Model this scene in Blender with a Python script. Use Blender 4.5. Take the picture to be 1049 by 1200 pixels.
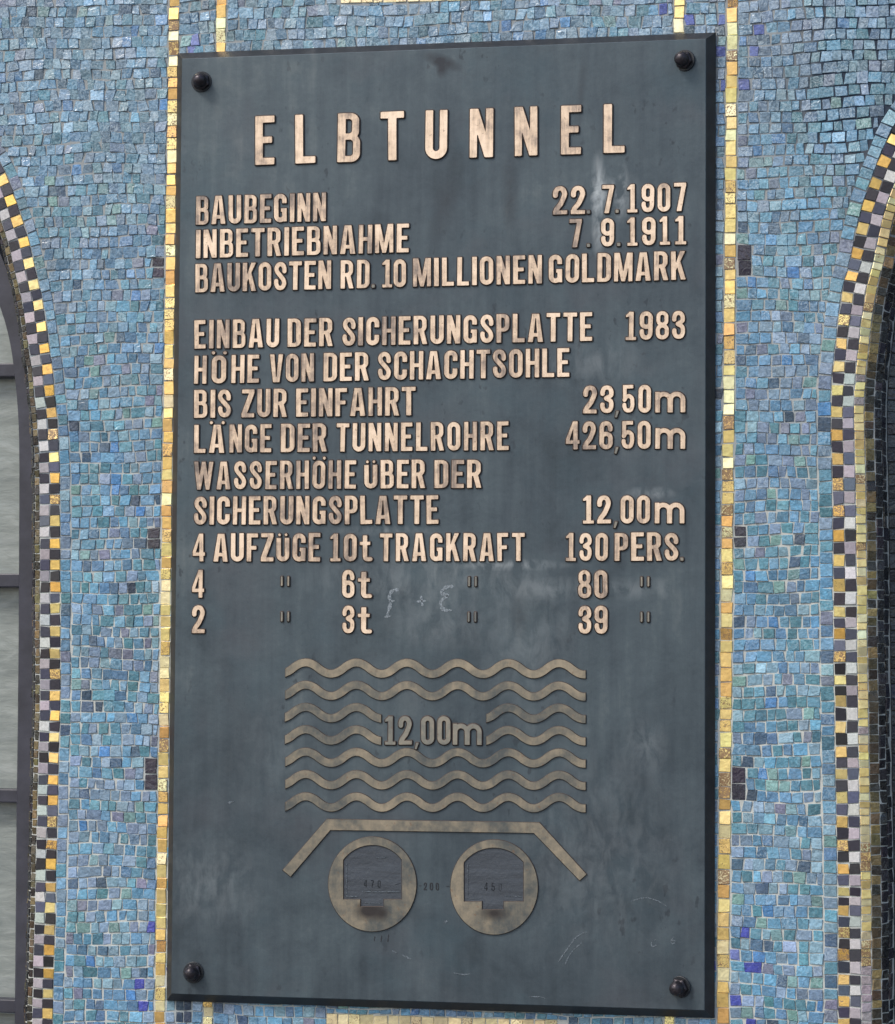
import bpy, bmesh, math, random
import numpy as np
from mathutils import Vector, Matrix

random.seed(11)
rng = random.Random(7)
scene = bpy.context.scene
for o in list(bpy.data.objects):
    bpy.data.objects.remove(o)

# ------------------------------------------------------------------ camera
YAW, PITCH, ROLL = 0.20266, -0.05309, 0.00635
CAM = np.array([0.6663, -3.19286, -0.1618])
F_PX = 3300.0            # focal length in photo pixels (photo 1049 x 1200)

def cam_matrix():
    cy, sy = math.cos(YAW), math.sin(YAW)
    cp, sp = math.cos(PITCH), math.sin(PITCH)
    cr, sr = math.cos(ROLL), math.sin(ROLL)
    B = np.array([[1, 0, 0], [0, 0, -1], [0, 1, 0]], float)
    Ry = np.array([[cy, 0, sy], [0, 1, 0], [-sy, 0, cy]])
    Rp = np.array([[1, 0, 0], [0, cp, -sp], [0, sp, cp]])
    Rr = np.array([[cr, -sr, 0], [sr, cr, 0], [0, 0, 1]])
    return Rr @ Rp @ Ry @ B            # rows: right, down, forward
RM = cam_matrix()

cam_d = bpy.data.cameras.new("camera")
cam_o = bpy.data.objects.new("camera", cam_d)
scene.collection.objects.link(cam_o)
rot = Matrix((tuple(RM[0]), tuple(-RM[1]), tuple(-RM[2]))).transposed()
cam_o.matrix_world = Matrix.Translation(Vector(CAM)) @ rot.to_4x4()
cam_d.sensor_fit = 'VERTICAL'
cam_d.sensor_height = 24.0
cam_d.lens = 24.0 * F_PX / 1200.0
cam_d.clip_start = 0.05
cam_d.clip_end = 500
scene.camera = cam_o
scene.render.resolution_x, scene.render.resolution_y = 895, 1024

# ------------------------------------------------------------------ world and sun
SUN_EL, SUN_AZ = math.radians(48), math.radians(-42)     # azimuth from -Y, negative = from the left
world = bpy.data.worlds.new("World")
scene.world = world
world.use_nodes = True
nt = world.node_tree
sky = nt.nodes.new('ShaderNodeTexSky')
sky.sky_type = 'NISHITA'
sky.sun_disc = False
sky.sun_elevation = SUN_EL
sky.dust_density = 3.0
sky.air_density = 1.2
sun_dir = Vector((math.sin(SUN_AZ) * math.cos(SUN_EL), -math.cos(SUN_AZ) * math.cos(SUN_EL), math.sin(SUN_EL)))
sky.sun_rotation = math.atan2(sun_dir.x, sun_dir.y)
nt.links.new(sky.outputs[0], nt.nodes['Background'].inputs[0])
nt.nodes['Background'].inputs[1].default_value = 0.12
sd = bpy.data.lights.new("sun", 'SUN')
sd.energy = 1.3
sd.angle = math.radians(15)
sd.color = (1.0, 0.95, 0.88)
so = bpy.data.objects.new("sun", sd)
scene.collection.objects.link(so)
so.rotation_euler = sun_dir.to_track_quat('Z', 'Y').to_euler()

scene.view_settings.view_transform = 'Standard'
scene.view_settings.look = 'None'
scene.view_settings.exposure = 0.7
scene.view_settings.gamma = 1.0

# ------------------------------------------------------------------ helpers
def W(px, py, depth=0.0):
    """point on the plane y = depth (metres behind the mosaic face) seen at a photo pixel"""
    d = RM.T @ np.array([(px - 525) / F_PX, (py - 600) / F_PX, 1.0])
    t = (depth - CAM[1]) / d[1]
    p = CAM + d * t
    return float(p[0]), float(p[2])

def tag(o, label=None, cat=None, group=None, kind=None):
    if label: o['label'] = label
    if cat: o['category'] = cat
    if group: o['group'] = group
    if kind: o['kind'] = kind
    return o

def link(o, parent=None):
    scene.collection.objects.link(o)
    if parent: o.parent = parent
    return o

def empty(name, loc=(0, 0, 0)):
    o = bpy.data.objects.new(name, None)
    o.empty_display_size = 0.05
    o.location = loc
    return link(o)

def mesh_obj(name, verts, faces, mat, parent=None, tints=None, smooth=False, mats=None, fm=None):
    me = bpy.data.meshes.new(name)
    me.from_pydata([tuple(v) for v in verts], [], faces)
    if mats:
        for m in mats: me.materials.append(m)
        me.polygons.foreach_set('material_index', fm)
    else:
        me.materials.append(mat)
    if tints is not None:
        ca = me.color_attributes.new('tint', 'FLOAT_COLOR', 'POINT')
        ca.data.foreach_set('color', np.asarray(tints, dtype=np.float32).ravel())
    if smooth:
        me.polygons.foreach_set('use_smooth', [True] * len(me.polygons))
    me.update()
    o = bpy.data.objects.new(name, me)
    if parent is not None:
        pl = parent.location
        if pl.length > 0:
            me.transform(Matrix.Translation(-pl))
    return link(o, parent)

def srgb(r, g, b):
    f = lambda c: (c / 255) / 12.92 if c / 255 <= 0.04045 else ((c / 255 + 0.055) / 1.055) ** 2.4
    return (f(r), f(g), f(b))

# ------------------------------------------------------------------ materials
class NT:
    def __init__(self, name):
        self.m = bpy.data.materials.new(name)
        self.m.use_nodes = True
        self.t = self.m.node_tree
        self.b = self.t.nodes['Principled BSDF']
        self._pos = None
    def n(self, typ, **kw):
        nd = self.t.nodes.new(typ)
        for k, v in kw.items():
            if k.startswith('i_'):
                nd.inputs[k[2:].replace('_', ' ')].default_value = v
            else:
                setattr(nd, k, v)
        return nd
    def l(self, a, b): self.t.links.new(a, b)
    def pos(self, scale=(1, 1, 1), loc=(0, 0, 0)):
        if self._pos is None: self._pos = self.n('ShaderNodeNewGeometry')
        mp = self.n('ShaderNodeMapping')
        mp.inputs['Scale'].default_value = scale
        mp.inputs['Location'].default_value = loc
        self.l(self._pos.outputs['Position'], mp.inputs['Vector'])
        return mp.outputs[0]
    def noise(self, scale, detail=4, rough=0.55, vec=None, dist=0.0):
        nd = self.n('ShaderNodeTexNoise')
        nd.inputs['Scale'].default_value = scale
        nd.inputs['Detail'].default_value = detail
        nd.inputs['Roughness'].default_value = rough
        nd.inputs['Distortion'].default_value = dist
        self.l(vec if vec is not None else self.pos(), nd.inputs['Vector'])
        return nd.outputs['Fac']
    def ramp(self, src, stops):
        r = self.n('ShaderNodeValToRGB')
        el = r.color_ramp.elements
        while len(el) < len(stops): el.new(0.5)
        for e, (p, c) in zip(el, stops):
            e.position = p
            e.color = (c, c, c, 1) if not isinstance(c, tuple) else (*c, 1)
        self.l(src, r.inputs[0])
        return r.outputs[0]
    def math(self, op, a, b=None, clamp=False):
        m = self.n('ShaderNodeMath', operation=op, use_clamp=clamp)
        for i, v in enumerate((a, b)):
            if v is None: continue
            if isinstance(v, (int, float)): m.inputs[i].default_value = v
            else: self.l(v, m.inputs[i])
        return m.outputs[0]
    def mix(self, fac, a, b, blend='MIX'):
        m = self.n('ShaderNodeMix', data_type='RGBA', blend_type=blend)
        for sock, v in ((m.inputs[0], fac), (m.inputs[6], a), (m.inputs[7], b)):
            if isinstance(v, (int, float)): sock.default_value = v
            elif isinstance(v, tuple): sock.default_value = (*v, 1)
            else: self.l(v, sock)
        return m.outputs[2]
    def bump(self, h, strength, dist):
        b = self.n('ShaderNodeBump')
        b.inputs['Strength'].default_value = strength
        b.inputs['Distance'].default_value = dist
        self.l(h, b.inputs['Height'])
        self.l(b.outputs[0], self.b.inputs['Normal'])
    def set(self, **kw):
        for k, v in kw.items():
            s = self.b.inputs[k.replace('_', ' ')]
            if isinstance(v, (int, float)): s.default_value = v
            elif isinstance(v, tuple): s.default_value = (*v, 1)
            else: self.l(v, s)
        return self.m

def smalti():
    k = NT('smalti_glass')
    at = k.n('ShaderNodeAttribute', attribute_name='tint')
    swirl = k.noise(130, 3, 0.55, k.pos((1, 1, 1.5)), dist=1.6)
    a = k.ramp(swirl, [(0.28, 0.66), (0.5, 0.96), (0.72, 1.36)])
    big = k.noise(9, 2)
    b = k.ramp(big, [(0.3, 0.82), (0.7, 1.16)])
    c = k.mix(1.0, at.outputs['Color'], a, 'MULTIPLY')
    c = k.mix(1.0, c, b, 'MULTIPLY')
    # conchoidal streaks with curved glints painted into the colour; tint alpha says how streaky a piece is
    curl = k.noise(120, 2, 0.45, k.pos(loc=(5, 3, 8)), dist=2.6)
    cu = k.ramp(curl, [(0.50, 0.0), (0.56, 1.0), (0.60, 0.25), (0.66, 0.0)])
    c = k.mix(k.math('MULTIPLY', k.math('MULTIPLY', cu, at.outputs['Alpha']), 0.55, True), c, srgb(190, 206, 214))
    dk = k.ramp(curl, [(0.36, 1.0), (0.43, 0.0)])
    c = k.mix(k.math('MULTIPLY', k.math('MULTIPLY', dk, at.outputs['Alpha']), 0.5, True), c, srgb(62, 82, 98))
    dust = k.ramp(k.noise(520, 2, 0.7), [(0.62, 0.0), (0.8, 1.0)])
    c = k.mix(k.math('MULTIPLY', dust, 0.35), c, (0.33, 0.36, 0.38))
    r = k.ramp(k.noise(90, 3), [(0.3, 0.10), (0.7, 0.38)])
    k.bump(k.noise(140, 2, 0.5, dist=1.2), 0.5, 0.002)
    return k.set(Base_Color=c, Roughness=r, IOR=1.52)

def gold():
    k = NT('gold_leaf_glass')
    at = k.n('ShaderNodeAttribute', attribute_name='tint')
    nz = k.noise(230, 4, 0.6, dist=2.2)
    # alpha of the tint says how much of the leaf has flaked away
    thr = k.math('ADD', nz, k.math('MULTIPLY', k.math('SUBTRACT', at.outputs['Alpha'], 0.5), 0.5))
    worn = k.ramp(thr, [(0.55, 0.0), (0.62, 1.0)])
    tone = k.ramp(k.noise(150, 2), [(0.3, 0.85), (0.7, 1.12)])
    c = k.mix(1.0, at.outputs['Color'], tone, 'MULTIPLY')
    c = k.mix(worn, c, srgb(138, 110, 80))
    met = k.math('SUBTRACT', 0.8, k.math('MULTIPLY', worn, 0.75))
    k.bump(k.noise(170, 3, 0.6), 0.35, 0.0012)
    return k.set(Base_Color=c, Roughness=0.34, Metallic=met, Coat_Weight=0.5, Coat_Roughness=0.12)

def stone():
    k = NT('border_stone')
    at = k.n('ShaderNodeAttribute', attribute_name='tint')
    a = k.ramp(k.noise(300, 4, 0.65, dist=0.8), [(0.3, 0.78), (0.7, 1.15)])
    c = k.mix(1.0, at.outputs['Color'], a, 'MULTIPLY')
    k.bump(k.noise(260, 3), 0.3, 0.001)
    return k.set(Base_Color=c, Roughness=0.35)

def grout():
    k = NT('cement_grout')
    n1 = k.noise(5.5, 4, 0.6)
    n2 = k.noise(180, 4, 0.7)
    # dirt: the joints of the upper right spandrel are blackened
    sep = k.n('ShaderNodeSeparateXYZ'); k.l(k.pos(), sep.inputs[0])
    up = k.math('MULTIPLY', k.ramp(k.math('ADD', sep.outputs['X'], k.math('MULTIPLY', n1, 0.1)), [(0.44, 0.0), (0.5, 1.0)]),
                k.ramp(k.math('ADD', sep.outputs['Z'], k.math('MULTIPLY', n1, 0.12)), [(0.33, 0.0), (0.5, 1.0)]))
    mid = k.ramp(k.math('ADD', sep.outputs['Z'], k.math('MULTIPLY', n1, 0.5)), [(0.1, 0.0), (0.62, 1.0)])
    light = k.mix(n2, srgb(168, 172, 170), srgb(200, 202, 196))
    tan = k.mix(n2, srgb(128, 136, 142), srgb(158, 160, 158))
    c = k.mix(mid, light, tan)
    c = k.mix(k.ramp(n1, [(0.52, 0.0), (0.68, 0.6)]), c, srgb(120, 134, 146))
    c = k.mix(up, c, srgb(38, 50, 66))
    k.bump(n2, 0.5, 0.001)
    return k.set(Base_Color=c, Roughness=0.9)

def simple(name, col, rough=0.8, metal=0.0, nscale=60, lo=0.8, hi=1.2, bump=0.2, stretch=(1, 1, 1)):
    k = NT(name)
    n = k.noise(nscale, 5, 0.6, k.pos(stretch))
    c = k.mix(1.0, col, k.ramp(n, [(0.3, lo), (0.7, hi)]), 'MULTIPLY')
    k.bump(k.noise(nscale * 3, 4), bump, 0.001)
    return k.set(Base_Color=c, Roughness=rough, Metallic=metal)

def ellipse_mask(k, cx, cz, rx, rz, ang=0.0):
    """soft round stain mask on the plaque, centred at world x, z"""
    mp = k.n('ShaderNodeMapping', vector_type='TEXTURE')
    mp.inputs['Location'].default_value = (cx, -0.016, cz)
    mp.inputs['Rotation'].default_value = (0, ang, 0)
    mp.inputs['Scale'].default_value = (rx, 0.05, rz)
    k.l(k._pos.outputs['Position'], mp.inputs[0])
    g = k.n('ShaderNodeTexGradient', gradient_type='SPHERICAL')
    k.l(mp.outputs[0], g.inputs[0])
    return g.outputs['Fac']

D_PL = 0.01627      # the plaque face stands this far in front of the mosaic
PW, PH, PB = 0.62186, 1.10, 0.01027

def patina():
    k = NT('patinated_bronze')
    big = k.noise(3.6, 6, 0.6, dist=0.6)
    med = k.noise(16, 6, 0.62, dist=0.8)
    drip = k.noise(24, 6, 0.65, k.pos((2.4, 1, 0.16)))
    fine = k.noise(170, 4, 0.7)
    v = k.math('ADD', k.math('MULTIPLY', big, 0.40), k.math('ADD', k.math('MULTIPLY', med, 0.24), k.math('ADD', k.math('MULTIPLY', drip, 0.26), k.math('MULTIPLY', fine, 0.10))))
    c = k.ramp(v, [(0.34, srgb(48, 58, 65)), (0.45, srgb(62, 73, 81)), (0.55, srgb(74, 86, 93)), (0.67, srgb(98, 107, 110))])
    # purple brown blush and blue green verdigris clouds
    c = k.mix(k.ramp(k.noise(7, 3, 0.6, k.pos(loc=(3, 1, 7))), [(0.54, 0.0), (0.76, 0.4)]), c, srgb(86, 86, 92))
    c = k.mix(k.ramp(k.noise(9, 4, 0.65, k.pos(loc=(9, 4, 2))), [(0.54, 0.0), (0.74, 0.35)]), c, srgb(62, 84, 94))
    # dark pits and spots
    pit = k.math('MULTIPLY', k.ramp(k.noise(95, 3, 0.5, k.pos((1, 1, 0.6))), [(0.65, 0.0), (0.71, 1.0)]),
                 k.ramp(k.noise(6, 2, 0.5, k.pos(loc=(1, 2, 8))), [(0.46, 0.0), (0.60, 0.6)]))
    c = k.mix(pit, c, srgb(38, 44, 52))
    # white smears and rubbed patches, black stain at the top
    sm = k.ramp(k.noise(60, 4, 0.6, k.pos((1, 1, 0.5)), dist=0.5), [(0.4, 0.0), (0.62, 1.0)])
    for (px, py, rx, rz, s) in [(701, 232, 0.008, 0.045, 1.1), (728, 225, 0.008, 0.03, .8), (702, 268, .006, .03, .7), (712, 222, .03, .02, .35),
                                (700, 425, 0.05, .03, .2), (762, 578, .022, .007, .5), (500, 680, .12, .03, .25), (330, 880, .06, .07, .10),
                                (757, 872, .02, .03, .22), (700, 690, .10, .012, .3), (600, 662, .05, .006, .6), (452, 622, .05, .006, .35),
                                (620, 750, .05, .08, .18), (240, 1035, .06, .05, .22), (700, 1000, .09, .12, .15), (513, 730, .05, .03, .2)]:
        x, z = W(px, py, -D_PL)
        g = ellipse_mask(k, x, z, rx * 1.5, rz * 1.3)
        g = k.math('MULTIPLY', k.math('MULTIPLY', g, sm), s, True)
        c = k.mix(g, c, srgb(165, 172, 176))
    for (px, py, rx, rz, s, a) in [(518, 72, 0.02, 0.008, 1.8, 0.4), (519, 80, .006, .012, 2.0, 0), (598, 222, .008, .05, .9, 0), (524, 235, .012, .06, .7, 0.3),
                                (284, 868, .035, .07, .35, .2), (683, 100, .005, .05, .8, 0.1), (440, 1066, .05, .014, 1.0, 0), (610, 715, .01, .03, .8, 0)]:
        x, z = W(px, py, -D_PL)
        g = ellipse_mask(k, x, z, rx * 1.4, rz * 1.2, a)
        g = k.math('MULTIPLY', k.math('MULTIPLY', g, k.ramp(med, [(0.38, 0.25), (0.6, 1.0)])), s, True)
        c = k.mix(g, c, srgb(44, 48, 55))
    r = k.ramp(med, [(0.3, 0.36), (0.7, 0.55)])
    k.bump(k.math('ADD', k.noise(45, 4), k.math('MULTIPLY', fine, 0.35)), 0.22, 0.002)
    return k.set(Base_Color=c, Roughness=r, Metallic=0.3, IOR=1.5)

def letter_face(name, bright=1.0):
    k = NT(name)
    oi = k.n('ShaderNodeObjectInfo')
    big = k.noise(15, 4, 0.6, k.pos(loc=(4, 2, 3)), dist=0.5)
    brush = k.noise(75, 5, 0.7, k.pos((3.4, 1, 0.35)))
    med = k.noise(95, 4, 0.65)
    wb, wr, wm = (0.42, 0.30, 0.28) if bright > 0.9 else (0.55, 0.12, 0.33)
    v = k.math('ADD', k.math('MULTIPLY', big, wb), k.math('ADD', k.math('MULTIPLY', brush, wr), k.math('MULTIPLY', med, wm)))
    v = k.math('ADD', v, k.math('MULTIPLY', k.math('SUBTRACT', oi.outputs['Random'], 0.5), 0.07))
    if bright > 0.9:
        st = [(0.36, srgb(124, 113, 106)), (0.435, srgb(172, 152, 136)), (0.50, srgb(214, 189, 164)), (0.60, srgb(242, 217, 192))]
    elif bright > 0.5:
        st = [(0.37, srgb(84, 88, 88)), (0.46, srgb(112, 109, 100)), (0.53, srgb(134, 126, 111)), (0.63, srgb(158, 146, 126))]
    else:
        st = [(0.36, srgb(96, 100, 100)), (0.5, srgb(128, 126, 118)), (0.6, srgb(150, 142, 128)), (0.68, srgb(168, 152, 134))]
    c = k.ramp(v, st)
    spots = k.ramp(k.noise(210, 3, 0.6), [(0.62, 0.0), (0.72, 0.55)])
    c = k.mix(spots, c, srgb(120, 92, 72))
    if 0.5 < bright < 0.9:
        for (px, py, rx, rz, sg) in ((434, 1067, .022, .014, 1.6), (448, 1070, .012, .012, 1.2), (580, 1070, .022, .011, 1.2)):
            x, z = W(px, py, -D_PL)
            c = k.mix(k.math('MULTIPLY', ellipse_mask(k, x, z, rx, rz), sg, True), c, srgb(54, 50, 50))
    k.bump(k.noise(120, 4), 0.2, 0.001)
    return k.set(Base_Color=c, Roughness=0.42, Metallic=0.35)

def chalk_mat(col=srgb(146, 156, 164)):
    k = NT('chalk_scratch')
    a = k.ramp(k.noise(420, 4, 0.7), [(0.36, 0.12), (0.58, 0.85)])
    return k.set(Base_Color=col, Roughness=0.85, Alpha=a)

M = dict(
    smalti=smalti(), gold=gold(), stone=stone(), grout=grout(), patina=patina(),
    face=letter_face('rubbed_bronze', 1.0), relief=letter_face('dull_bronze', 0.7), grey=letter_face('tarnished_bronze', 0.3),
    side=simple('letter_side_patina', srgb(60, 50, 46), 0.6, 0.2, 120),
    edge=simple('plaque_edge_dark', srgb(34, 38, 44), 0.5, 0.2, 60, 0.7, 1.3),  # even dark tone on the plaque's sides and the washers
    bore=simple('bore_patina', srgb(64, 70, 78), 0.5, 0.2, 90, 0.74, 1.3, 0.5, (0.25, 1, 2.5)),
    engraved=simple('engraving', srgb(36, 38, 44), 0.7, 0, 200),
    bolt=simple('blackened_bolt_steel', srgb(48, 45, 50), 0.30, 0.6, 160, 0.5, 1.6, 0.4),
    chalk=chalk_mat(), faint=chalk_mat(srgb(112, 122, 130)),
    frame=simple('window_frame_paint', srgb(56, 57, 68), 0.45, 0.1, 26, 0.72, 1.3, 0.35),
    under=simple('dark_brown_glass', srgb(60, 50, 34), 0.35, 0, 200, 0.5, 1.6),
    deepgrout=simple('shaded_recess_grout', srgb(70, 70, 66), 0.9, 0, 100),  # grout of the right recess, its shade mixed into the colour
    wallback=simple('wall_core', srgb(90, 95, 100), 0.9, 0, 20),
)
def glass_mat():
    k = NT('frosted_grey_glass')
    n = k.noise(16, 5, 0.6, k.pos((0.9, 1, 1.6)), dist=1.4)
    n2 = k.noise(60, 4, 0.6, k.pos((0.5, 1, 2.2)))
    c = k.ramp(k.math('ADD', k.math('MULTIPLY', n, .6), k.math('MULTIPLY', n2, .4)), [(0.33, srgb(120, 127, 126)), (0.5, srgb(134, 141, 139)), (0.68, srgb(156, 162, 161))])
    k.bump(k.math('ADD', n, k.math('MULTIPLY', n2, 0.8)), 0.3, 0.0025)
    return k.set(Base_Color=c, Roughness=0.22, IOR=1.5)
M['glass'] = glass_mat()

# ------------------------------------------------------------------ the mosaic wall
wall = empty('mosaic_wall', (0, 0, -0.75))
tag(wall, 'blue glass mosaic wall pier with gold strips and chequered arch borders behind the plaque', 'wall')

LPX = [(-150, 60), (-80, 95), (-30, 140), (-5, 180), (9, 207), (18, 232), (26, 256), (34, 281), (39.5, 306), (46, 332), (51, 356), (55, 382),
       (58, 407), (62, 432), (64, 457), (67, 483), (68.5, 508), (70, 533), (70.7, 600), (71, 650), (71, 800), (70.5, 850), (69, 900),
       (68, 950), (66.5, 1000), (65.5, 1060), (63.5, 1130), (62, 1200), (59, 1380)]
RPX = [(1230, 20), (1140, 62), (1080, 108), (1054, 138), (1041, 162), (1031, 187), (1021, 212), (1012, 238), (1006, 263), (1001, 283), (998, 300),
       (992, 322), (987, 348), (983, 374), (980, 402), (977, 430), (975, 460), (974.5, 490), (975, 520), (976, 560), (976.5, 600), (977, 640),
       (977.5, 690), (978, 760), (979, 823), (980, 907), (981.5, 990), (982.5, 1067), (982.7, 1170), (983, 1380)]

def dens(pts, step=0.002):
    P = np.array([W(*p) for p in pts])
    # Catmull-Rom through the points, then even steps
    out = []
    n = len(P)
    for i in range(n - 1):
        p0, p1, p2, p3 = P[max(i - 1, 0)], P[i], P[i + 1], P[min(i + 2, n - 1)]
        for t in np.linspace(0, 1, 12, endpoint=False):
            out.append(0.5 * ((2 * p1) + (-p0 + p2) * t + (2 * p0 - 5 * p1 + 4 * p2 - p3) * t * t + (-p0 + 3 * p1 - 3 * p2 + p3) * t ** 3))
    out.append(P[-1])
    out = np.array(out)
    s = np.r_[0, np.cumsum(np.linalg.norm(np.diff(out, axis=0), axis=1))]
    S = np.arange(0, s[-1], step)
    return np.stack([np.interp(S, s, out[:, 0]), np.interp(S, s, out[:, 1])], 1)

class Curve:
    """edge curve on the wall, run from top to bottom; side = +1 when outward (to the opening) is to the right"""
    def __init__(self, pts, side):
        self.P = dens(pts)
        T = np.gradient(self.P, axis=0)
        T /= np.linalg.norm(T, axis=1)[:, None]
        for _ in range(3):
            T = np.stack([np.convolve(np.pad(T[:, i], 6, 'edge'), np.ones(13) / 13, 'valid') for i in range(2)], 1)
        T /= np.linalg.norm(T, axis=1)[:, None]
        # normal pointing outward to the opening
        self.N = np.stack([-T[:, 1], T[:, 0]], 1)
        if self.N[len(self.N) // 2, 0] * side < 0: self.N = -self.N
        self.len = 0.002 * (len(self.P) - 1)
    def at(self, s, off, y=0.0):
        f = min(max(s / 0.002, 0), len(self.P) - 1.001)
        i = int(f); t = f - i
        p = self.P[i] * (1 - t) + self.P[i + 1] * t
        n = self.N[i] * (1 - t) + self.N[i + 1] * t
        q = p + n * off
        return (q[0], y, q[1])
    def x_at(self, z, off=0.0):
        X = self.P[:, 0] + self.N[:, 0] * off
        Z = self.P[:, 1] + self.N[:, 1] * off
        return float(np.interp(-z, -Z, X))

CL = Curve(LPX, -1)
CR = Curve(RPX, 1)

class Tiles:
    """collects small prisms; each can become its own object or go to the joined field"""
    def __init__(self): self.items = []
    def add(self, corners, normal, tint, h=0.0012, ch=0.0006, tilt=0.0, r=None):
        # corners: four 3D points on the top plane (counter-clockwise seen from outside), normal points outward
        c = np.array(corners, float)
        n = np.array(normal, float); n /= np.linalg.norm(n)
        ctr = c.mean(0)
        top = ctr + (c - ctr) * (1 - ch / max(1e-6, np.linalg.norm(c - ctr, axis=1).mean())) 
        ax = c[1] - c[0]; ax /= np.linalg.norm(ax) + 1e-9
        ay = c[3] - c[0]; ay /= np.linalg.norm(ay) + 1e-9
        a, b = (rng.gauss(0, tilt), rng.gauss(0, tilt))
        lift = np.clip(((c - ctr) @ ax) * a + ((c - ctr) @ ay) * b, -0.0009, 0.0009)[:, None] * n + n * rng.uniform(-0.0003, 0.0004)
        v = np.vstack([top + lift, c + lift - n * ch * 0.8, c - n * (h + 0.002)])
        self.items.append((ctr, v, tint))
F_T = [(0, 1, 2, 3)] + [(4 + i, 4 + (i + 1) % 4, (i + 1) % 4, i) for i in range(4)] + [(8 + i, 8 + (i + 1) % 4, 4 + (i + 1) % 4, 4 + i) for i in range(4)]

def orient(v):
    # flip winding when the top face looks away from the outward side (outward = away from the base ring)
    n = np.cross(v[1] - v[0], v[2] - v[1])
    return np.dot(n, v[:4].mean(0) - v[8:].mean(0)) > 0

def emit(items, name, mat, parent, single_n, stuff_name=None, visible=None):
    """the single_n that show largest as parts of their own, the rest joined"""
    def key(it):
        px, py = project(it[0])
        inside = 0 <= px <= 1049 and 0 <= py <= 1200
        v = it[1]
        area = np.linalg.norm(v[4] - v[5]) * np.linalg.norm(v[5] - v[6])
        return (0 if inside else 1, -area)
    items = sorted(items, key=key)
    ins = [it for it in items if key(it)[0] == 0]
    singles = ins[:single_n]
    rest = items[len(singles):]
    for ctr, v, t in singles:
        f = F_T if orient(v) else [tuple(reversed(q)) for q in F_T]
        base = v[8:].mean(0)
        me = bpy.data.meshes.new(name)
        me.from_pydata([tuple(p) for p in (v - base)], [], f)
        me.materials.append(mat)
        ca = me.color_attributes.new('tint', 'FLOAT_COLOR', 'POINT')
        ca.data.foreach_set('color', np.tile(np.array(t, np.float32), 12))
        o = bpy.data.objects.new(name, me)
        o.location = Vector(base) - parent.location
        link(o, parent)
    if rest:
        V, Fs, T = [], [], []
        for ctr, v, t in rest:
            k0 = len(V)
            f = F_T if orient(v) else [tuple(reversed(q)) for q in F_T]
            V.extend(v); Fs.extend([tuple(i + k0 for i in q) for q in f]); T.extend([t] * 12)
        o = mesh_obj(stuff_name or name + '_field', V, Fs, mat, parent, T)
        o['kind'] = 'stuff'

def project(p):
    q = RM @ (np.array(p) - CAM)
    return 525 + F_PX * q[0] / q[2], 600 + F_PX * q[1] / q[2]

PXM = abs(W(600, 600)[0] - W(601, 600)[0])     # metres per photo pixel on the wall
NF = (0, -1, 0)

def jit(col, s=0.1):
    k = 1 + rng.gauss(0, s)
    return tuple(max(0.003, min(0.95, c * k * (1 + rng.gauss(0, s * 0.35)))) for c in col)

BLUES = [((102, 144, 172), 14), ((90, 134, 166), 13), ((90, 140, 160), 12), ((112, 134, 158), 9), ((120, 154, 170), 11), ((80, 116, 146), 10),
         ((78, 124, 140), 8), ((98, 152, 184), 8), ((126, 152, 176), 7), ((70, 94, 118), 4.5), ((110, 148, 146), 4), ((74, 126, 178), 3), ((114, 120, 142), 4.5), ((58, 74, 92), 1.0)]
BC = [srgb(*c) for c, w in BLUES]; BWT = [w for c, w in BLUES]
# clusters of like colour drift over the wall
class Drift:
    def __init__(self, n, k):
        self.c = [(rng.uniform(-0.75, 0.75), rng.uniform(-0.85, 0.85), rng.randrange(k)) for _ in range(n)]
    def pick(self, x, z):
        return min(self.c, key=lambda q: ((q[0] - x) * 1.0) ** 2 + ((q[1] - z) * 1.6) ** 2)[2]
DR = BC[:9]
drift = Drift(420, len(DR))
def blue_tint(x, z):
    px, py = project((x, 0, z))
    if rng.random() < 0.25: c = DR[drift.pick(x + rng.gauss(0, .01), z + rng.gauss(0, .01))]
    else: c = rng.choices(BC, BWT)[0]
    c = jit(c, 0.085)
    gm = sum(c) / 3; c = tuple(0.97 * v + 0.03 * gm for v in c)
    up = max(0.0, min(1.0, (520 - py) / 420))
    g = sum(c) / 3
    # the tint grows paler and greyer toward the top
    pale = srgb(124, 142, 156)
    f = 0.42 * up * rng.uniform(0.3, 1.3)
    c = tuple(a * (1 - f) + b * f for a, b in zip(c, pale))
    if rng.random() < 0.012 + 0.06 * up: c = tuple(min(0.9, v * 1.3 + 0.03) for v in c)
    if sum(c) < 0.25: return (*c, 0.1)
    return (*c, 0.22 + 0.7 * up * rng.uniform(0.5, 1.0) + (0.4 if rng.random() < 0.12 else 0))

G1, G2, G3, G4 = srgb(252, 222, 150), srgb(240, 202, 128), srgb(226, 182, 114), srgb(254, 238, 190)
def gold_tint(up=0.0):
    c = rng.choices([G1, G2, G3, G4], [4, 3, 2, 2 + 4 * up])[0]  # more pale leaf toward the top: sky reflection put into the tint
    worn = rng.choices([0.1, 0.35, 0.55, 0.8], [6, 4, 3 - 1.5 * up, 0.9])[0]
    return (*jit(c, 0.07), worn)

blue, goldt, dark, chk_gold, chk_stone = Tiles(), Tiles(), Tiles(), Tiles(), Tiles()

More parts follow.
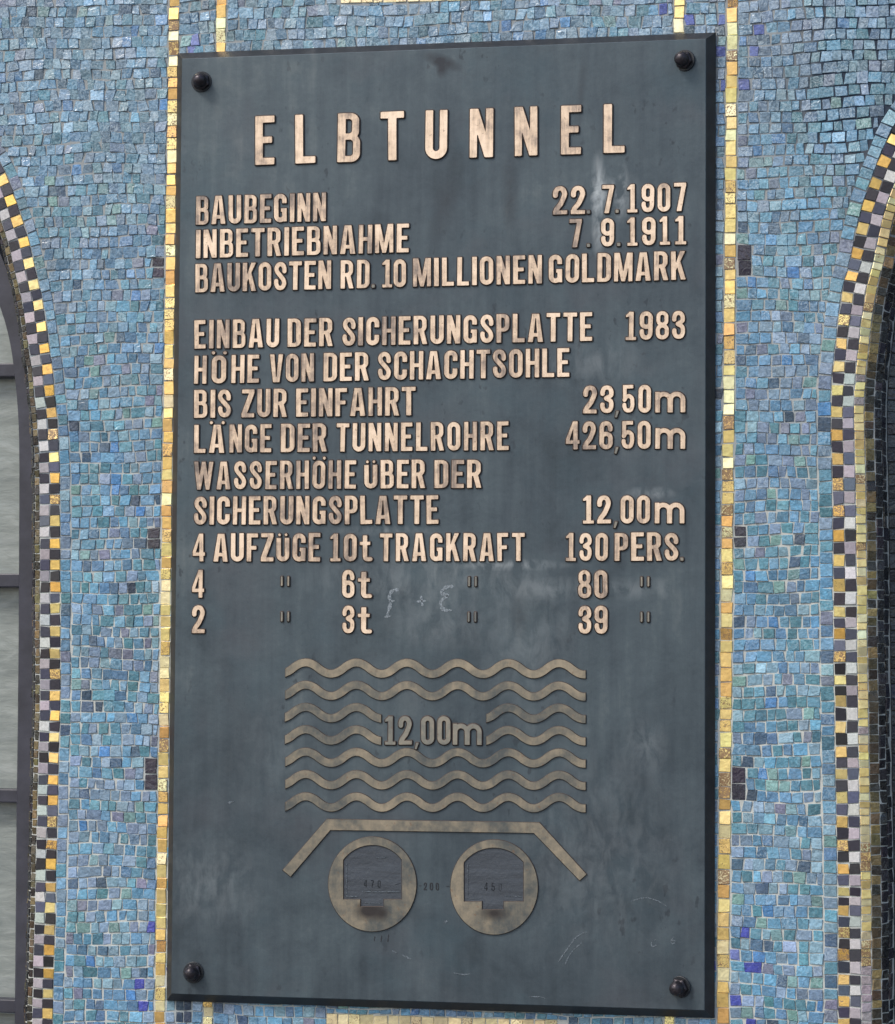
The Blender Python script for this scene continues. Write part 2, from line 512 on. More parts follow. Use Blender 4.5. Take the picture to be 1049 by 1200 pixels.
# vertical gold strips: left edge of the strip at two heights, width in px
def vline(p0, p1):
    (x0, z0), (x1, z1) = W(*p0), W(*p1)
    return lambda z: x0 + (x1 - x0) * (z - z0) / (z1 - z0)
gOL, gOLr = vline((198, 0), (181.5, 1190)), vline((210.5, 0), (194, 1190))
gOR, gORr = vline((852, 0), (840, 1190)), vline((865.5, 0), (855, 1190))
gIL, gILr = vline((254, 0), (238, 1190)), vline((266, 0), (250, 1190))
gIR, gIRr = vline((790, 0), (779, 1190)), vline((803, 0), (791, 1190))
ZT, ZB = W(500, -150)[1], W(500, 1350)[1]
PX0, PX1 = -PW / 2 - PB, PW / 2 + PB
PZ0, PZ1 = -PH / 2 - PB, PH / 2 + PB
def hidden(x, z, m=0.026):
    return PX0 + m * 1.6 < x < PX1 - m * 0.35 and PZ0 + m < z < PZ1 - m
def quad(x0, x1, z0, z1, j=0.0):
    J = lambda: rng.gauss(0, j)
    return [(x0 + J(), 0, z0 + J()), (x1 + J(), 0, z0 + J()), (x1 + J(), 0, z1 + J()), (x0 + J(), 0, z1 + J())]

for (a, b) in ((gOL, gOLr), (gOR, gORr), (gIL, gILr), (gIR, gIRr)):
    z = ZT
    while z > ZB:
        h = rng.uniform(12, 17.5) * PXM
        zm = z - h / 2
        x0, x1 = a(zm), b(zm)
        if not hidden((x0 + x1) / 2, zm):
            _, py = project((x0, 0, zm))
            up = max(0, min(1, (650 - py) / 500))
            w = rng.uniform(-0.0005, 0.0005)
            goldt.add(quad(x0 + 0.0006 + w, x1 - 0.0006 + w, z - h + 0.0006, z - 0.0004, 0.00035), NF, gold_tint(up), tilt=0.05)
        z -= h
# horizontal gold strips of the inner panel above and below the plaque
def hrow(p0, p1, hpx):
    (x0, z0), (x1, z1) = W(*p0), W(*p1)
    x = x0
    while x < x1:
        w = rng.uniform(12, 17) * PXM
        zc = z0 + (z1 - z0) * (x - x0) / (x1 - x0)
        if not hidden(x, zc, 0.005):
            goldt.add(quad(x + 0.0005, x + w - 0.0005, zc - hpx * PXM / 2, zc + hpx * PXM / 2, 0.0004), NF, (*jit(srgb(244, 226, 182), .06), rng.choice([.2, .35, .5])), tilt=0.04)
        x += w
TZ = W(400, -2)[1]; BZ = W(385, 1194)[1]
hrow((399, -2), (655, -2 - 6), 12)
hrow((383, 1194), (650, 1202), 12)
GX = [(W(399, -2), W(655, -8), 1), (W(383, 1194), W(650, 1202), -1)]

# chequered borders along both arch edges
TW = 0.0122
def checker(C, gold_y):
    # arc positions of the gold tiles' middles, from their heights in the view
    ys = np.array([project((p[0], 0, p[1]))[1] for p in C.P])
    mids = [0.002 * float(np.interp(y, ys, np.arange(len(ys)))) for y in gold_y]
    bounds = []
    for a, b in zip(mids, mids[1:]):
        q = (b - a) / 4
        bounds += [(a - q, a + q, True), (a + q, b - q, False)]
    for s0, s1, gold_here in bounds:
        if s0 < 0: continue
        for j in (0, 1):
            o0 = [0.0003, 0.0131][j]; o1 = [0.0126, 0.0251][j]
            e = 0.0006
            q = [C.at(s1 - e, o0), C.at(s1 - e, o1), C.at(s0 + e, o1), C.at(s0 + e, o0)]
            q = [(p[0] + rng.gauss(0, .0004), 0, p[2] + rng.gauss(0, .0004)) for p in q]
            if gold_here and j == 0:
                t = (*jit(rng.choices([G1, G2, srgb(238, 190, 104)], [4, 3, 3])[0], .07), rng.choices([0.1, 0.4, 0.7], [6, 3, 2])[0])
                chk_gold.add(q, NF, t, tilt=0.06)
            elif (not gold_here) and j == 1:
                c = rng.choices([srgb(174, 166, 172), srgb(194, 194, 194), srgb(156, 150, 158), srgb(178, 188, 184)], [6, 4, 3, 2])[0]
                chk_stone.add(q, NF, (*jit(c, .06), 1), tilt=0.03)
            else:
                c = rng.choices([srgb(50, 48, 58), srgb(60, 62, 78), srgb(36, 34, 40), srgb(84, 90, 108)], [6, 4, 3, 2])[0]
                chk_stone.add(q, NF, (*jit(c, .12), 1), tilt=0.05)
GLY = [85, 108, 133, 158, 183, 208, 233, 257, 282, 307, 332, 356, 382, 407, 431.7, 456.7, 483, 508, 535, 560, 585, 610, 636.7, 661.7, 688, 713, 740, 766, 790, 815, 839, 864, 888,
       914, 938, 963, 990, 1013, 1040, 1064, 1090, 1114, 1141, 1165, 1188, 1213, 1238, 1263, 1288, 1313, 1338]
GRY = [50, 64, 78, 95, 114, 137, 161, 187, 213, 240, 267, 296, 322, 348, 374, 401.7, 429, 457, 483, 510, 538, 568, 599, 628, 657, 686, 717, 743, 770, 797, 822, 852, 881, 907, 935, 963,
       991, 1018, 1045, 1067, 1093, 1119, 1148, 1173, 1200, 1228, 1256, 1284, 1312, 1340]
checker(CL, GLY)
checker(CR, GRY)

# one blue column hugging each border
for C, ins in ((CL, 0.0125), (CR, 0.0150)):
    s = 0.0
    while s < C.len - 0.02:
        h = rng.uniform(11.5, 17) * PXM
        q = [C.at(s + h - .0007, -ins), C.at(s + h - .0007, -.0009), C.at(s + .0007, -.0009), C.at(s + .0007, -ins)]
        q = [(p[0] + rng.gauss(0, .0004), 0, p[2] + rng.gauss(0, .0004)) for p in q]
        m = C.at(s + h / 2, -ins / 2)
        blue.add(q, NF, blue_tint(m[0], m[2]), tilt=0.05)
        s += h

# big dark tiles beside the gold strips, in pairs
rows = []
z = ZT
while z > ZB:
    pitch = rng.uniform(12.2, 13.6) * PXM
    rows.append((z, pitch)); z -= pitch
RZ = np.array([r[0] for r in rows])
def wob(xx, zz): return 0.0016 * math.sin(xx * 19 + zz * 9) + 0.0010 * math.sin(xx * 47 + zz * 31 + 1.3)
dark_boxes = []
for (x0, y0, x1, y1, nx, ny) in [(178.5, 299, 193, 333, 1, 2), (173, 611, 188, 646, 1, 2), (169.5, 894, 185, 932, 1, 2), (865, 287, 881, 322, 1, 2),
                         (860.5, 615, 875, 647, 1, 2), (858, 897, 874, 934, 1, 2), (206, 1177, 225, 1206, 2, 2)]:
    a, b = W(x0, y1), W(x1, y0)
    zt = RZ[np.argmin(np.abs(RZ - b[1]))]; zb = RZ[np.argmin(np.abs(RZ - a[1]))]
    dark_boxes.append((a[0], b[0], zb, zt))
    for ix in range(nx):
        for iy in range(ny):
            xa = a[0] + (b[0] - a[0]) * ix / nx + 0.0006; xb = a[0] + (b[0] - a[0]) * (ix + 1) / nx - 0.0006
            za = zb + (zt - zb) * iy / ny + 0.0010; zc_ = zb + (zt - zb) * (iy + 1) / ny - 0.0010
            c = srgb(50, 46, 58) if y0 < 1150 else srgb(54, 68, 86)
            w0 = wob((xa + xb) / 2, (za + zc_) / 2)
            dark.add(quad(xa, xb, za + w0, zc_ + w0, .0004), NF, (*jit(c, .12), 0.08), tilt=0.04)
accents = [(179, 1084, 0), (163, 1150, 0), (163, 1178, 0), (198.5, 1140, 0), (869, 1092, 0), (862, 1123, 1), (881, 1138, 0), (862, 1179, 0), (882, 1196, 0),
           (890, 32, 0), (882, 60, 1), (845, 62, 0), (845, 93, 0), (870, 94, 0), (809, 21, 0), (843, 20, 1), (774, 13, 0), (233, 43, 1), (220, 55, 1), (800, 1192, 0), (838.5, 1132, 0)]
ACC = [(W(x, y), (srgb(70, 78, 164) if y > 200 else srgb(88, 100, 160)) if k == 0 else srgb(118, 132, 190)) for x, y, k in accents]
def in_dark(x, z, m=0.0):
    return any(a - m < x < b + m and c - m < z < d + m for a, b, c, d in dark_boxes)

# courses of blue smalti
for z, pitch in rows:
    zc = z - pitch / 2
    ph1, ph2 = rng.uniform(0, 6), rng.uniform(0, 6)
    segs = [(CL.x_at(zc, -0.0132), gOL(zc)), (gOLr(zc), gIL(zc)), (gILr(zc), gIR(zc)), (gIRr(zc), gOR(zc)), (gORr(zc), CR.x_at(zc, -0.0157))]
    cut = []
    for a, b in segs:
        iv = [(a, b)]
        for (p0, p1, q0, q1) in dark_boxes:
            if q0 < zc < q1:
                iv = [r for (c0, c1) in iv for r in ((c0, min(c1, p0 - 0.0002)), (max(c0, p1 + 0.0002), c1)) if r[1] - r[0] > 0.003] if iv and any(c0 < p1 and c1 > p0 for c0, c1 in iv) else iv
        cut += iv
    for k, (a, b) in enumerate(cut):
        a += 0.0006; b -= 0.0006
        if b - a < 0.002: continue
        x = a
        while x < b - 0.0005:
            w = rng.choices([rng.uniform(9.5, 12), rng.uniform(11.5, 14.5), rng.uniform(14, 19)], [3, 6, 1.3])[0] * PXM
            if b - (x + w) < 0.006: w = b - x if b - x < 0.0175 else (b - x) / 2
            xm = x + w / 2
            ok = not hidden(xm, zc)
            zlo, zhi = z - pitch, z
            for (pa, pb, sgn) in GX:
                if pa[0] - 0.004 < xm < pb[0] + 0.01:
                    zz = pa[1] + (pb[1] - pa[1]) * (xm - pa[0]) / (pb[0] - pa[0]) - wob(xm, zc)
                    if zc > zz: zlo = max(zlo, zz + 0.0064)
                    else: zhi = min(zhi, zz - 0.0064)
            if zhi - zlo < 0.003: ok = False
            if ok:
                _, pyy = project((xm, 0, zc)); ul = max(0, min(1, (480 - pyy) / 300)) * (1 if xm < 0.3 else 0.25)
                e = 0.0006 * rng.uniform(0.7, 1.5) * (1 - 0.45 * ul)
                sh = rng.gauss(0, 0.0006 + 0.0006 * ul)
                j = 0.00055 + 0.0003 * ul
                J = lambda: rng.gauss(0, j)
                # cut askew against its neighbours
                q = [(x + e + J(), 0, zlo + e + wob(x, zc) + J() * .7), (x + w - e + J(), 0, zlo + e + wob(x + w, zc) + J() * .7),
                     (x + w - e + sh + J(), 0, zhi - e + wob(x + w, zc) + J() * .7), (x + e + sh + J(), 0, zhi - e + wob(x, zc) + J() * .7)]
                t = blue_tint(xm, zc)
                for (p, c) in ACC:
                    if abs(p[0] - xm) < w / 2 and abs(p[1] - zc) < pitch / 2: t = (*jit(c, .06), 0.15)
                blue.add(q, NF, t, tilt=0.07 + 0.06 * ul)
            x += w

emit(blue.items, 'blue_tile', M['smalti'], wall, 300, 'blue_tile_field')
emit(goldt.items, 'gold_tile', M['gold'], wall, 300, 'gold_tile_field')
emit(dark.items, 'dark_tile', M['smalti'], wall, 300, 'dark_tile_field')
emit(chk_gold.items, 'chequer_gold_tile', M['gold'], wall, 200, 'chequer_gold_field')
emit(chk_stone.items, 'chequer_stone_tile', M['stone'], wall, 295, 'chequer_stone_field')

# reveals: the surface rolls back into the openings; offsets outward (u) and depth (d) in metres
def reveal(C, prof, step_px, name, rowdef):
    T = Tiles(); G = Tiles()
    for (u0, d0, u1, d1, kind, hp) in rowdef:
        nrm = np.array([-(d1 - d0), (u1 - u0)])      # in (u, -y) space
        s = 0.0
        while s < C.len - 0.02:
            h = hp * PXM * rng.uniform(0.82, 1.2)
            e = 0.0005
            fu = 0.05
            L = math.hypot(u1 - u0, d1 - d0)
            ee = 0.0005 / L
            ua, da = u0 + (u1 - u0) * ee, d0 + (d1 - d0) * ee
            ub, db = u1 - (u1 - u0) * ee, d1 - (d1 - d0) * ee
            q = [C.at(s + h - e, ua, da), C.at(s + h - e, ub, db), C.at(s + e, ub, db), C.at(s + e, ua, da)]
            q = [np.array(p) + np.array([rng.gauss(0, .0003), 0, rng.gauss(0, .0003)]) for p in q]
            n = np.cross(q[1] - q[0], q[2] - q[1])
            if n[1] > 0 and kind != 'x': n = -n
            if abs(n[1]) < 1e-9: n = np.array([0, -1, 0])
            _, py = project(q[0])
            if kind == 'gold':
                if py > 1135 or (rng.random() < 0.03): T.add(q, n, (*jit(srgb(150, 142, 146), .1), 0.08), tilt=.04)
                else: G.add(q, n, (*jit(rng.choice([G1, G4, G1, srgb(253, 222, 160)]), .06), rng.choices([.1, .4, .75], [8, 3, 0.6 + max(0, (py - 850) / 60)])[0]), tilt=.07)
            elif kind == 'olive':
                T.add(q, n, (*jit(rng.choice([srgb(112, 98, 66), srgb(74, 64, 44), srgb(44, 38, 30), srgb(92, 84, 64)]), .2), 0.08), tilt=.06)
            elif kind == 'mixed':
                T.add(q, n, (*jit(rng.choice([srgb(128, 112, 72), srgb(98, 86, 58), srgb(70, 60, 44), srgb(44, 40, 36)]), .2), 0.08), tilt=.06)
            elif kind == 'black':
                T.add(q, n, (*jit(rng.choice([srgb(24, 22, 26), srgb(34, 32, 38), srgb(48, 44, 50)]), .2), 0.08), tilt=.06)
            else:
                T.add(q, n, (*jit(rng.choice([srgb(30, 40, 56), srgb(36, 46, 60), srgb(26, 32, 46), srgb(44, 54, 66)]), .2), 0.08), tilt=.05)  # dark blue glass with the recess's shade put into its colour
            s += h
    emit(T.items, name + '_glass_field', M['smalti'], wall, 0, name + '_glass_field')
    if G.items: emit(G.items, name + '_gold_field', M['gold'], wall, 0, name + '_gold_field')

RP = [(0.0258, 0.0002, 0.0372, 0.004, 'gold', 9.5), (0.0376, 0.0042, 0.0480, 0.011, 'mixed', 11), (0.0484, 0.0115, 0.0555, 0.022, 'black', 12),
      (0.0558, 0.0228, 0.0590, 0.044, 'black', 14)]
for i in range(10):
    u = 0.0600 + i * 0.0155
    RP.append((u, 0.047 + 0.0015 * i, u + 0.0150, 0.0485 + 0.0015 * i, 'navy', 17 if i % 2 else 15))
reveal(CR, None, 10, 'right_reveal', RP)
LP = [(0.0257, 0.0002, 0.0330, 0.0035, 'olive', 10), (0.0334, 0.0038, 0.0385, 0.0100, 'black', 10), (0.0387, 0.0105, 0.0405, 0.0200, 'olive', 10),
      (0.0406, 0.0205, 0.0412, 0.0320, 'black', 11), (0.0413, 0.0325, 0.0418, 0.0500, 'black', 12)]
reveal(CL, None, 10, 'left_reveal', LP)

# grout bed: front sheet between the two borders and the curved returns
gd = 0.00105
V, Fc = [], []
N_ = 320
zs = np.linspace(ZT - 0.001, ZB + 0.012, N_)
xs_n = 24
for zz in zs:
    xl, xr = CL.x_at(zz, 0.0256), CR.x_at(zz, 0.0256)
    for k in range(xs_n + 1):
        V.append((xl + (xr - xl) * k / xs_n, gd, zz))
for i in range(N_ - 1):
    for k in range(xs_n):
        a = i * (xs_n + 1) + k
        Fc.append((a, a + xs_n + 1, a + xs_n + 2, a + 1))
mesh_obj('grout_bed', V, Fc, M['grout'], wall)
def ret(C, prof, name, mat):
    V, Fc = [], []
    S = np.linspace(0, C.len - 0.004, 420)
    for s in S:
        for (u, d) in prof: V.append(C.at(s, u, d))
    m = len(prof)
    for i in range(len(S) - 1):
        for k in range(m - 1):
            a = i * m + k
            Fc.append((a, a + 1, a + m + 1, a + m))
    mesh_obj(name, V, Fc, mat, wall)
ret(CR, [(0.0250, gd), (0.0258, 0.0011), (0.0374, 0.0054), (0.0482, 0.0126), (0.0550, 0.0240), (0.0585, 0.046), (0.0600, 0.0487)], 'right_reveal_grout', M['grout'])
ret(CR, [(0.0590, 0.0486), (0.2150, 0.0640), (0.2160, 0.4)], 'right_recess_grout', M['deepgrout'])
ret(CL, [(0.0250, gd), (0.0258, 0.0011), (0.0330, 0.0050), (0.0385, 0.0125), (0.0400, 0.022), (0.0406, 0.033), (0.0410, 0.09)], 'left_reveal_grout', M['grout'])

# ------------------------------------------------------------------ arched window at the left
FD = 0.048
win = empty('arched_window', (W(-60, 1250, FD)[0], FD + 0.02, W(-60, 1250, FD)[1]))
tag(win, 'dark painted metal arched window with grey ribbed panes at the left of the mosaic pier', 'window')
inner = [(-170, 205), (-110, 230), (-60, 270), (-25, 312), (0, 356), (12, 400), (15.5, 425), (20, 468), (22, 500), (22.5, 560), (22, 640), (21.5, 750), (20.5, 850), (19, 960), (18, 1090), (17, 1200), (16, 1380)]
outer = [(-170, 150), (-110, 175), (-50, 215), (-8, 275), (14, 330), (24, 375), (32, 425), (38, 470), (43, 510), (46, 560), (48, 640), (48, 750), (47, 850), (45, 960), (43, 1090), (41, 1200), (40, 1380)]
def resamp(pts, n=90):
    P = np.array(pts, float)
    s = np.r_[0, np.cumsum(np.linalg.norm(np.diff(P, axis=0), axis=1))]
    S = np.linspace(0, s[-1], n)
    Q = np.stack([np.interp(S, s, P[:, 0]), np.interp(S, s, P[:, 1])], 1)
    for _ in range(2):
        Q[1:-1] = (Q[:-2] + 2 * Q[1:-1] + Q[2:]) / 4
    return Q
V, Fc = [], []
qi, qo = resamp(inner), resamp(outer)
for (a, b) in zip(qi, qo):
    xi, zi = W(a[0], a[1], FD); xo, zo = W(b[0], b[1], FD)
    tx, tz = (xo - xi), (zo - zi); L = math.hypot(tx, tz); tx /= L; tz /= L
    V += [(xi, FD + 0.03, zi), (xi, FD + 0.0025, zi), (xi + tx * .0025, FD, zi + tz * .0025), (xo, FD, zo), (xo + tx * .01, FD + 0.03, zo + tz * .01)]
for i in range(len(qi) - 1):
    for k in range(4):
        a = i * 5 + k
        Fc.append((a, a + 1, a + 6, a + 5))
fr = mesh_obj('frame', V, Fc, M['frame'], win)
bars = [(-69, -52), (178, 196), (425, 443), (672, 690), (925, 943), (1172, 1190)]
def xin(py):
    P = np.array(inner); return float(np.interp(py, P[:, 1], P[:, 0]))
XL = W(-170, 600, FD)[0]
def bevel_box(name, x0, x1, y0, y1, z0, z1, mat, parent, b=0.0015):
    bm = bmesh.new()
    bmesh.ops.create_cube(bm, size=1)
    for v in bm.verts:
        v.co = Vector(((x0 + x1) / 2 + v.co.x * (x1 - x0), (y0 + y1) / 2 + v.co.y * (y1 - y0), (z0 + z1) / 2 + v.co.z * (z1 - z0)))
    bmesh.ops.bevel(bm, geom=list(bm.edges), offset=b, segments=2, affect='EDGES', profile=0.5)
    me = bpy.data.meshes.new(name); bm.to_mesh(me); bm.free()
    me.transform(Matrix.Translation(-parent.location))
    me.materials.append(mat)
    return link(bpy.data.objects.new(name, me), parent)
for (ya, yb) in bars[2:]:
    xr_, z1_ = W(xin((ya + yb) / 2) + 1, ya, FD)
    z0_ = W(xin((ya + yb) / 2), yb - 2, FD)[1]
    bevel_box('crossbar', XL, xr_, FD + 0.004, FD + 0.026, z0_, z1_, M['frame'], win)
edges = [205] + [b for p in bars[2:] for b in p] + [1340]
GY = FD + 0.024
for k in range(0, len(edges), 2):
    ya, yb = edges[k], edges[k + 1]
    n = 16
    V, Fc = [], []
    for i in range(n + 1):
        py = ya - 3 + (yb - ya + 6) * i / n
        xr_ = W(xin(min(py, 1340)) + 8, py, GY)[0]
        zz = W(0, py, GY)[1]
        wv = 0.0006 * math.sin(i * 1.3 + k)
        V += [(XL, GY + wv, zz), (xr_, GY + wv, zz), (XL, GY + 0.006, zz), (xr_, GY + 0.006, zz)]
    for i in range(n):
        a = i * 4
        Fc += [(a, a + 4, a + 5, a + 1), (a + 2, a + 3, a + 7, a + 6)]
    Fc += [(0, 1, 3, 2), (n * 4, n * 4 + 2, n * 4 + 3, n * 4 + 1)]
    mesh_obj('pane', V, Fc, M['glass'], win)

GZ = -1.75  # unseen ground, added for what the lower tiles and plaque reflect
gme = mesh_obj('unseen_pavement', [(-60, -80, GZ), (60, -80, GZ), (60, 1, GZ), (-60, 1, GZ)], [(0, 1, 2, 3)], simple('unseen_pavement_grey', (0.14, 0.14, 0.14), 0.85, 0, 1.5, 0.85, 1.15))
gme['kind'] = 'structure'

# ------------------------------------------------------------------ glyphs (signed distance shapes, unit cap height)
NRES = 0.0125
PAD = 0.08
class Gl:
    def __init__(self, w, lo=-0.2, hi=1.25):
        self.w = w
        self.x = np.arange(-PAD, w + PAD + NRES, NRES)
        self.y = np.arange(lo, hi + NRES, NRES)
        self.X, self.Y = np.meshgrid(self.x, self.y)
        self.d = np.full(self.X.shape, 9.0)
    def U(self, *ds):
        for d in ds: self.d = np.minimum(self.d, d)
        return self
    def S(self, d): self.d = np.maximum(self.d, -d); return self
    def I(self, d): self.d = np.maximum(self.d, d); return self
    def box(self, x0, y0, x1, y1, r=0.0):
        ax, ay = (x0 + x1) / 2, (y0 + y1) / 2
        qx = np.abs(self.X - ax) - (x1 - x0) / 2 + r; qy = np.abs(self.Y - ay) - (y1 - y0) / 2 + r
        return np.hypot(np.maximum(qx, 0), np.maximum(qy, 0)) + np.minimum(np.maximum(qx, qy), 0) - r
    def ring(self, x0, y0, x1, y1, s, r=None):
        h = s / 2
        r = min(x1 - x0, y1 - y0) / 2 - h if r is None else r
        return np.abs(self.box(x0 + h, y0 + h, x1 - h, y1 - h, r)) - h
    def poly(self, *p):
        n = len(p); A = sum(p[i][0] * p[(i + 1) % n][1] - p[(i + 1) % n][0] * p[i][1] for i in range(n))
        if A < 0: p = p[::-1]
        d = None
        for i in range(n):
            (ax, ay), (bx, by) = p[i], p[(i + 1) % n]
            L = math.hypot(bx - ax, by - ay)
            e = ((self.X - ax) * (by - ay) - (self.Y - ay) * (bx - ax)) / L
            d = e if d is None else np.maximum(d, e)
        return d
    def D(self, x0, y0, x1, y1, r):
        return np.maximum(self.box(x0 - 1, y0, x1, y1, r), x0 - self.X)
    def path(self, pts, s, smooth=True):
        P = np.array(pts, float)
        if smooth:
            n = len(P); o = []
            for i in range(n - 1):
                p0, p1, p2, p3 = P[max(i - 1, 0)], P[i], P[i + 1], P[min(i + 2, n - 1)]
                for t in np.linspace(0, 1, 8, endpoint=False):
                    o.append(0.5 * ((2 * p1) + (-p0 + p2) * t + (2 * p0 - 5 * p1 + 4 * p2 - p3) * t * t + (-p0 + 3 * p1 - 3 * p2 + p3) * t ** 3))
            o.append(P[-1]); P = np.array(o)
        d = np.full(self.X.shape, 9.0)
        for i in range(len(P) - 1):
            ax, ay = P[i]; bx, by = P[i + 1]
            L = math.hypot(bx - ax, by - ay)
            if L < 1e-6: continue
            ux, uy = (bx - ax) / L, (by - ay) / L
            t = (self.X - ax) * ux + (self.Y - ay) * uy
            pr = (self.X - ax) * -uy + (self.Y - ay) * ux
            tc = np.clip(t, 0, L)
            e = np.hypot(t - tc, pr) - s / 2
            if i == 0: e = np.where(t < 0, np.maximum(np.abs(pr) - s / 2, -t), e)
            if i == len(P) - 2: e = np.where(t > L, np.maximum(np.abs(pr) - s / 2, t - L), e)
            d = np.minimum(d, e)
        return d
    def dots(self, cx, y, gap=.15, r=.052):
        return self.U(np.hypot(self.X - cx + gap, self.Y - y) - r, np.hypot(self.X - cx - gap, self.Y - y) - r)
    def flip(self):
        # rotate by 180 degrees about the cap box centre
        g = Gl(self.w)
        d = self.d
        xi = (g.w - g.X - self.x[0]) / NRES; yi = (1 - g.Y - self.y[0]) / NRES
        xi = np.clip(np.rint(xi).astype(int), 0, len(self.x) - 1); yi = np.clip(np.rint(yi).astype(int), 0, len(self.y) - 1)
        g.d = d[yi, xi]
        g.d = np.where((1 - g.Y < self.y[0]) | (1 - g.Y > self.y[-1]), 9, g.d)
        return g

s_, h_ = 0.165, 0.145
def glyph(c):
    a = s_ / 2
    if c == 'E': g = Gl(.41); g.U(g.box(0, 0, s_, 1), g.box(0, 0, .41, h_), g.box(0, 1 - h_, .41, 1), g.box(0, .44, .36, .44 + h_ - .01))
    elif c == 'F': g = Gl(.40); g.U(g.box(0, 0, s_, 1), g.box(0, 1 - h_, .40, 1), g.box(0, .42, .35, .42 + h_ - .01))
    elif c == 'L': g = Gl(.41); g.U(g.box(0, 0, s_, 1), g.box(0, 0, .41, h_))
    elif c == 'I': g = Gl(s_); g.U(g.box(0, 0, s_, 1))
    elif c == 'T': g = Gl(.46); g.U(g.box(.23 - a, 0, .23 + a, 1), g.box(0, 1 - h_, .46, 1))
    elif c == 'H': g = Gl(.46); g.U(g.box(0, 0, .155, 1), g.box(.305, 0, .46, 1), g.box(0, .44, .46, .57))
    elif c == 'B':
        g = Gl(.46); g.U(g.D(0, .46, .435, 1, .17)); g.U(g.D(0, 0, .46, .57, .18))
        g.S(g.D(s_, .585, .435 - s_ + .02, 1 - .125, .06)); g.S(g.D(s_, .125, .46 - s_ + .02, .455, .065))
    elif c == 'P': g = Gl(.44); g.U(g.D(0, .38, .44, 1, .2)); g.S(g.D(s_, .51, .44 - s_ + .01, .87, .08)); g.U(g.box(0, 0, s_, 1))
    elif c == 'R':
        g = Gl(.47); g.U(g.D(0, .42, .45, 1, .2)); g.S(g.D(s_, .545, .45 - s_ + .01, .87, .08)); g.U(g.box(0, 0, s_, 1))
        g.U(g.poly((.18, .5), (.35, .5), (.475, 0), (.305, 0)))
    elif c == 'D': g = Gl(.46); g.U(g.D(0, 0, .46, 1, .21)); g.S(g.D(s_, .13, .46 - s_, .87, .07))
    elif c in 'OÖ0': g = Gl(.46 if c != '0' else .45); g.U(g.ring(0, 0, g.w, 1, s_ - .005))
    elif c == 'C': g = Gl(.45); g.U(g.ring(0, 0, .45, 1, s_)); g.S(g.box(.225, .37, .6, .63))
    elif c == 'G': g = Gl(.46); g.U(g.ring(0, 0, .46, 1, s_)); g.S(g.box(.23, .48, .6, .66)); g.U(g.box(.25, .36, .46, .49), g.box(.34, 0.02, .46, .45))
    elif c == 'U': g = Gl(.46); g.U(g.ring(0, 0, .46, 1.6, s_)); g.I(g.Y - 1)
    elif c == 'S':
        g = Gl(.45); w = .45
        g.U(g.path([(w - a, .66), (w - a, .76), (w - a - .05, .88), (w / 2, 1 - a), (a + .05, .88), (a, .77), (a + .03, .65), (w / 2, .515), (w - a - .03, .37), (w - a, .24), (w - a - .05, .12), (w / 2, a), (a + .05, .12), (a, .24), (a, .34)], s_ - .01))
    elif c in 'AÄ':
        g = Gl(.52); w = .52
        g.U(g.poly((0, 0), (w, 0), (w / 2 + .12, 1), (w / 2 - .12, 1))); g.S(g.poly((.16, -.2), (w - .16, -.2), (w / 2 + .008, .84), (w / 2 - .008, .84)))
        b = np.maximum(g.box(.05, .19, w - .05, .315), g.poly((0, 0), (w, 0), (w / 2 + .12, 1), (w / 2 - .12, 1))); g.U(b)
    elif c == 'V':
        g = Gl(.49); w = .49
        g.U(g.poly((0, 1), (w, 1), (w / 2 + .12, 0), (w / 2 - .12, 0))); g.S(g.poly((.155, 1.2), (w - .155, 1.2), (w / 2 + .01, .2), (w / 2 - .01, .2)))
    elif c == 'W':
        g = Gl(.72)
        for m in (0, 1):
            f = (lambda x: x) if m == 0 else (lambda x: .72 - x)
            g.U(g.poly((f(0), 1), (f(.155), 1), (f(.275), 0), (f(.13), 0)), g.poly((f(.13), 0), (f(.27), 0), (f(.43), 1), (f(.29), 1)))
    elif c == 'M':
        g = Gl(.62)
        for m in (0, 1):
            f = (lambda x: x) if m == 0 else (lambda x: .62 - x)
            g.U(g.poly((f(0), 0), (f(.14), 0), (f(.14), 1), (f(0), 1)), g.poly((f(0.02), 1), (f(.19), 1), (f(.375), 0), (f(.245), 0)))
    elif c == 'N': g = Gl(.46); g.U(g.box(0, 0, .15, 1), g.box(.31, 0, .46, 1), g.poly((0, 1), (.17, 1), (.46, 0), (.29, 0)))
    elif c == 'K': g = Gl(.49); g.U(g.box(0, 0, s_, 1), g.poly((.15, .30), (.15, .55), (.31, 1), (.485, 1)), g.poly((.2, .50), (.31, .66), (.495, 0), (.32, 0)))
    elif c == 'Z': g = Gl(.45); g.U(g.box(0.01, 1 - h_, .45, 1), g.box(0, 0, .45, h_), g.poly((0, .13), (.19, .13), (.45, .87), (.26, .87)))
    elif c == 'Ü': g = Gl(.46); g.U(g.ring(0, 0, .46, 1.6, s_)); g.I(g.Y - .84); g.dots(.23, .95, .115, .052)
    elif c == '1': g = Gl(.36); g.U(g.box(.11, 0, .265, 1), g.box(0, 0, .36, .11), g.poly((.0, .80), (.0, .87), (.13, 1), (.2, .88), (.2, .84)))
    elif c == '2': g = Gl(.45); w = .45; g.U(g.path([(a, .66), (a, .76), (a + .05, .88), (w / 2, 1 - a), (w - a - .05, .88), (w - a, .75), (w - a - .02, .62), (.25, .38), (a + .03, .18), (a + .02, .05)], s_ - .005), g.box(0, 0, w, .14)); g.I(-g.Y)
    elif c == '3':
        g = Gl(.45); w = .45
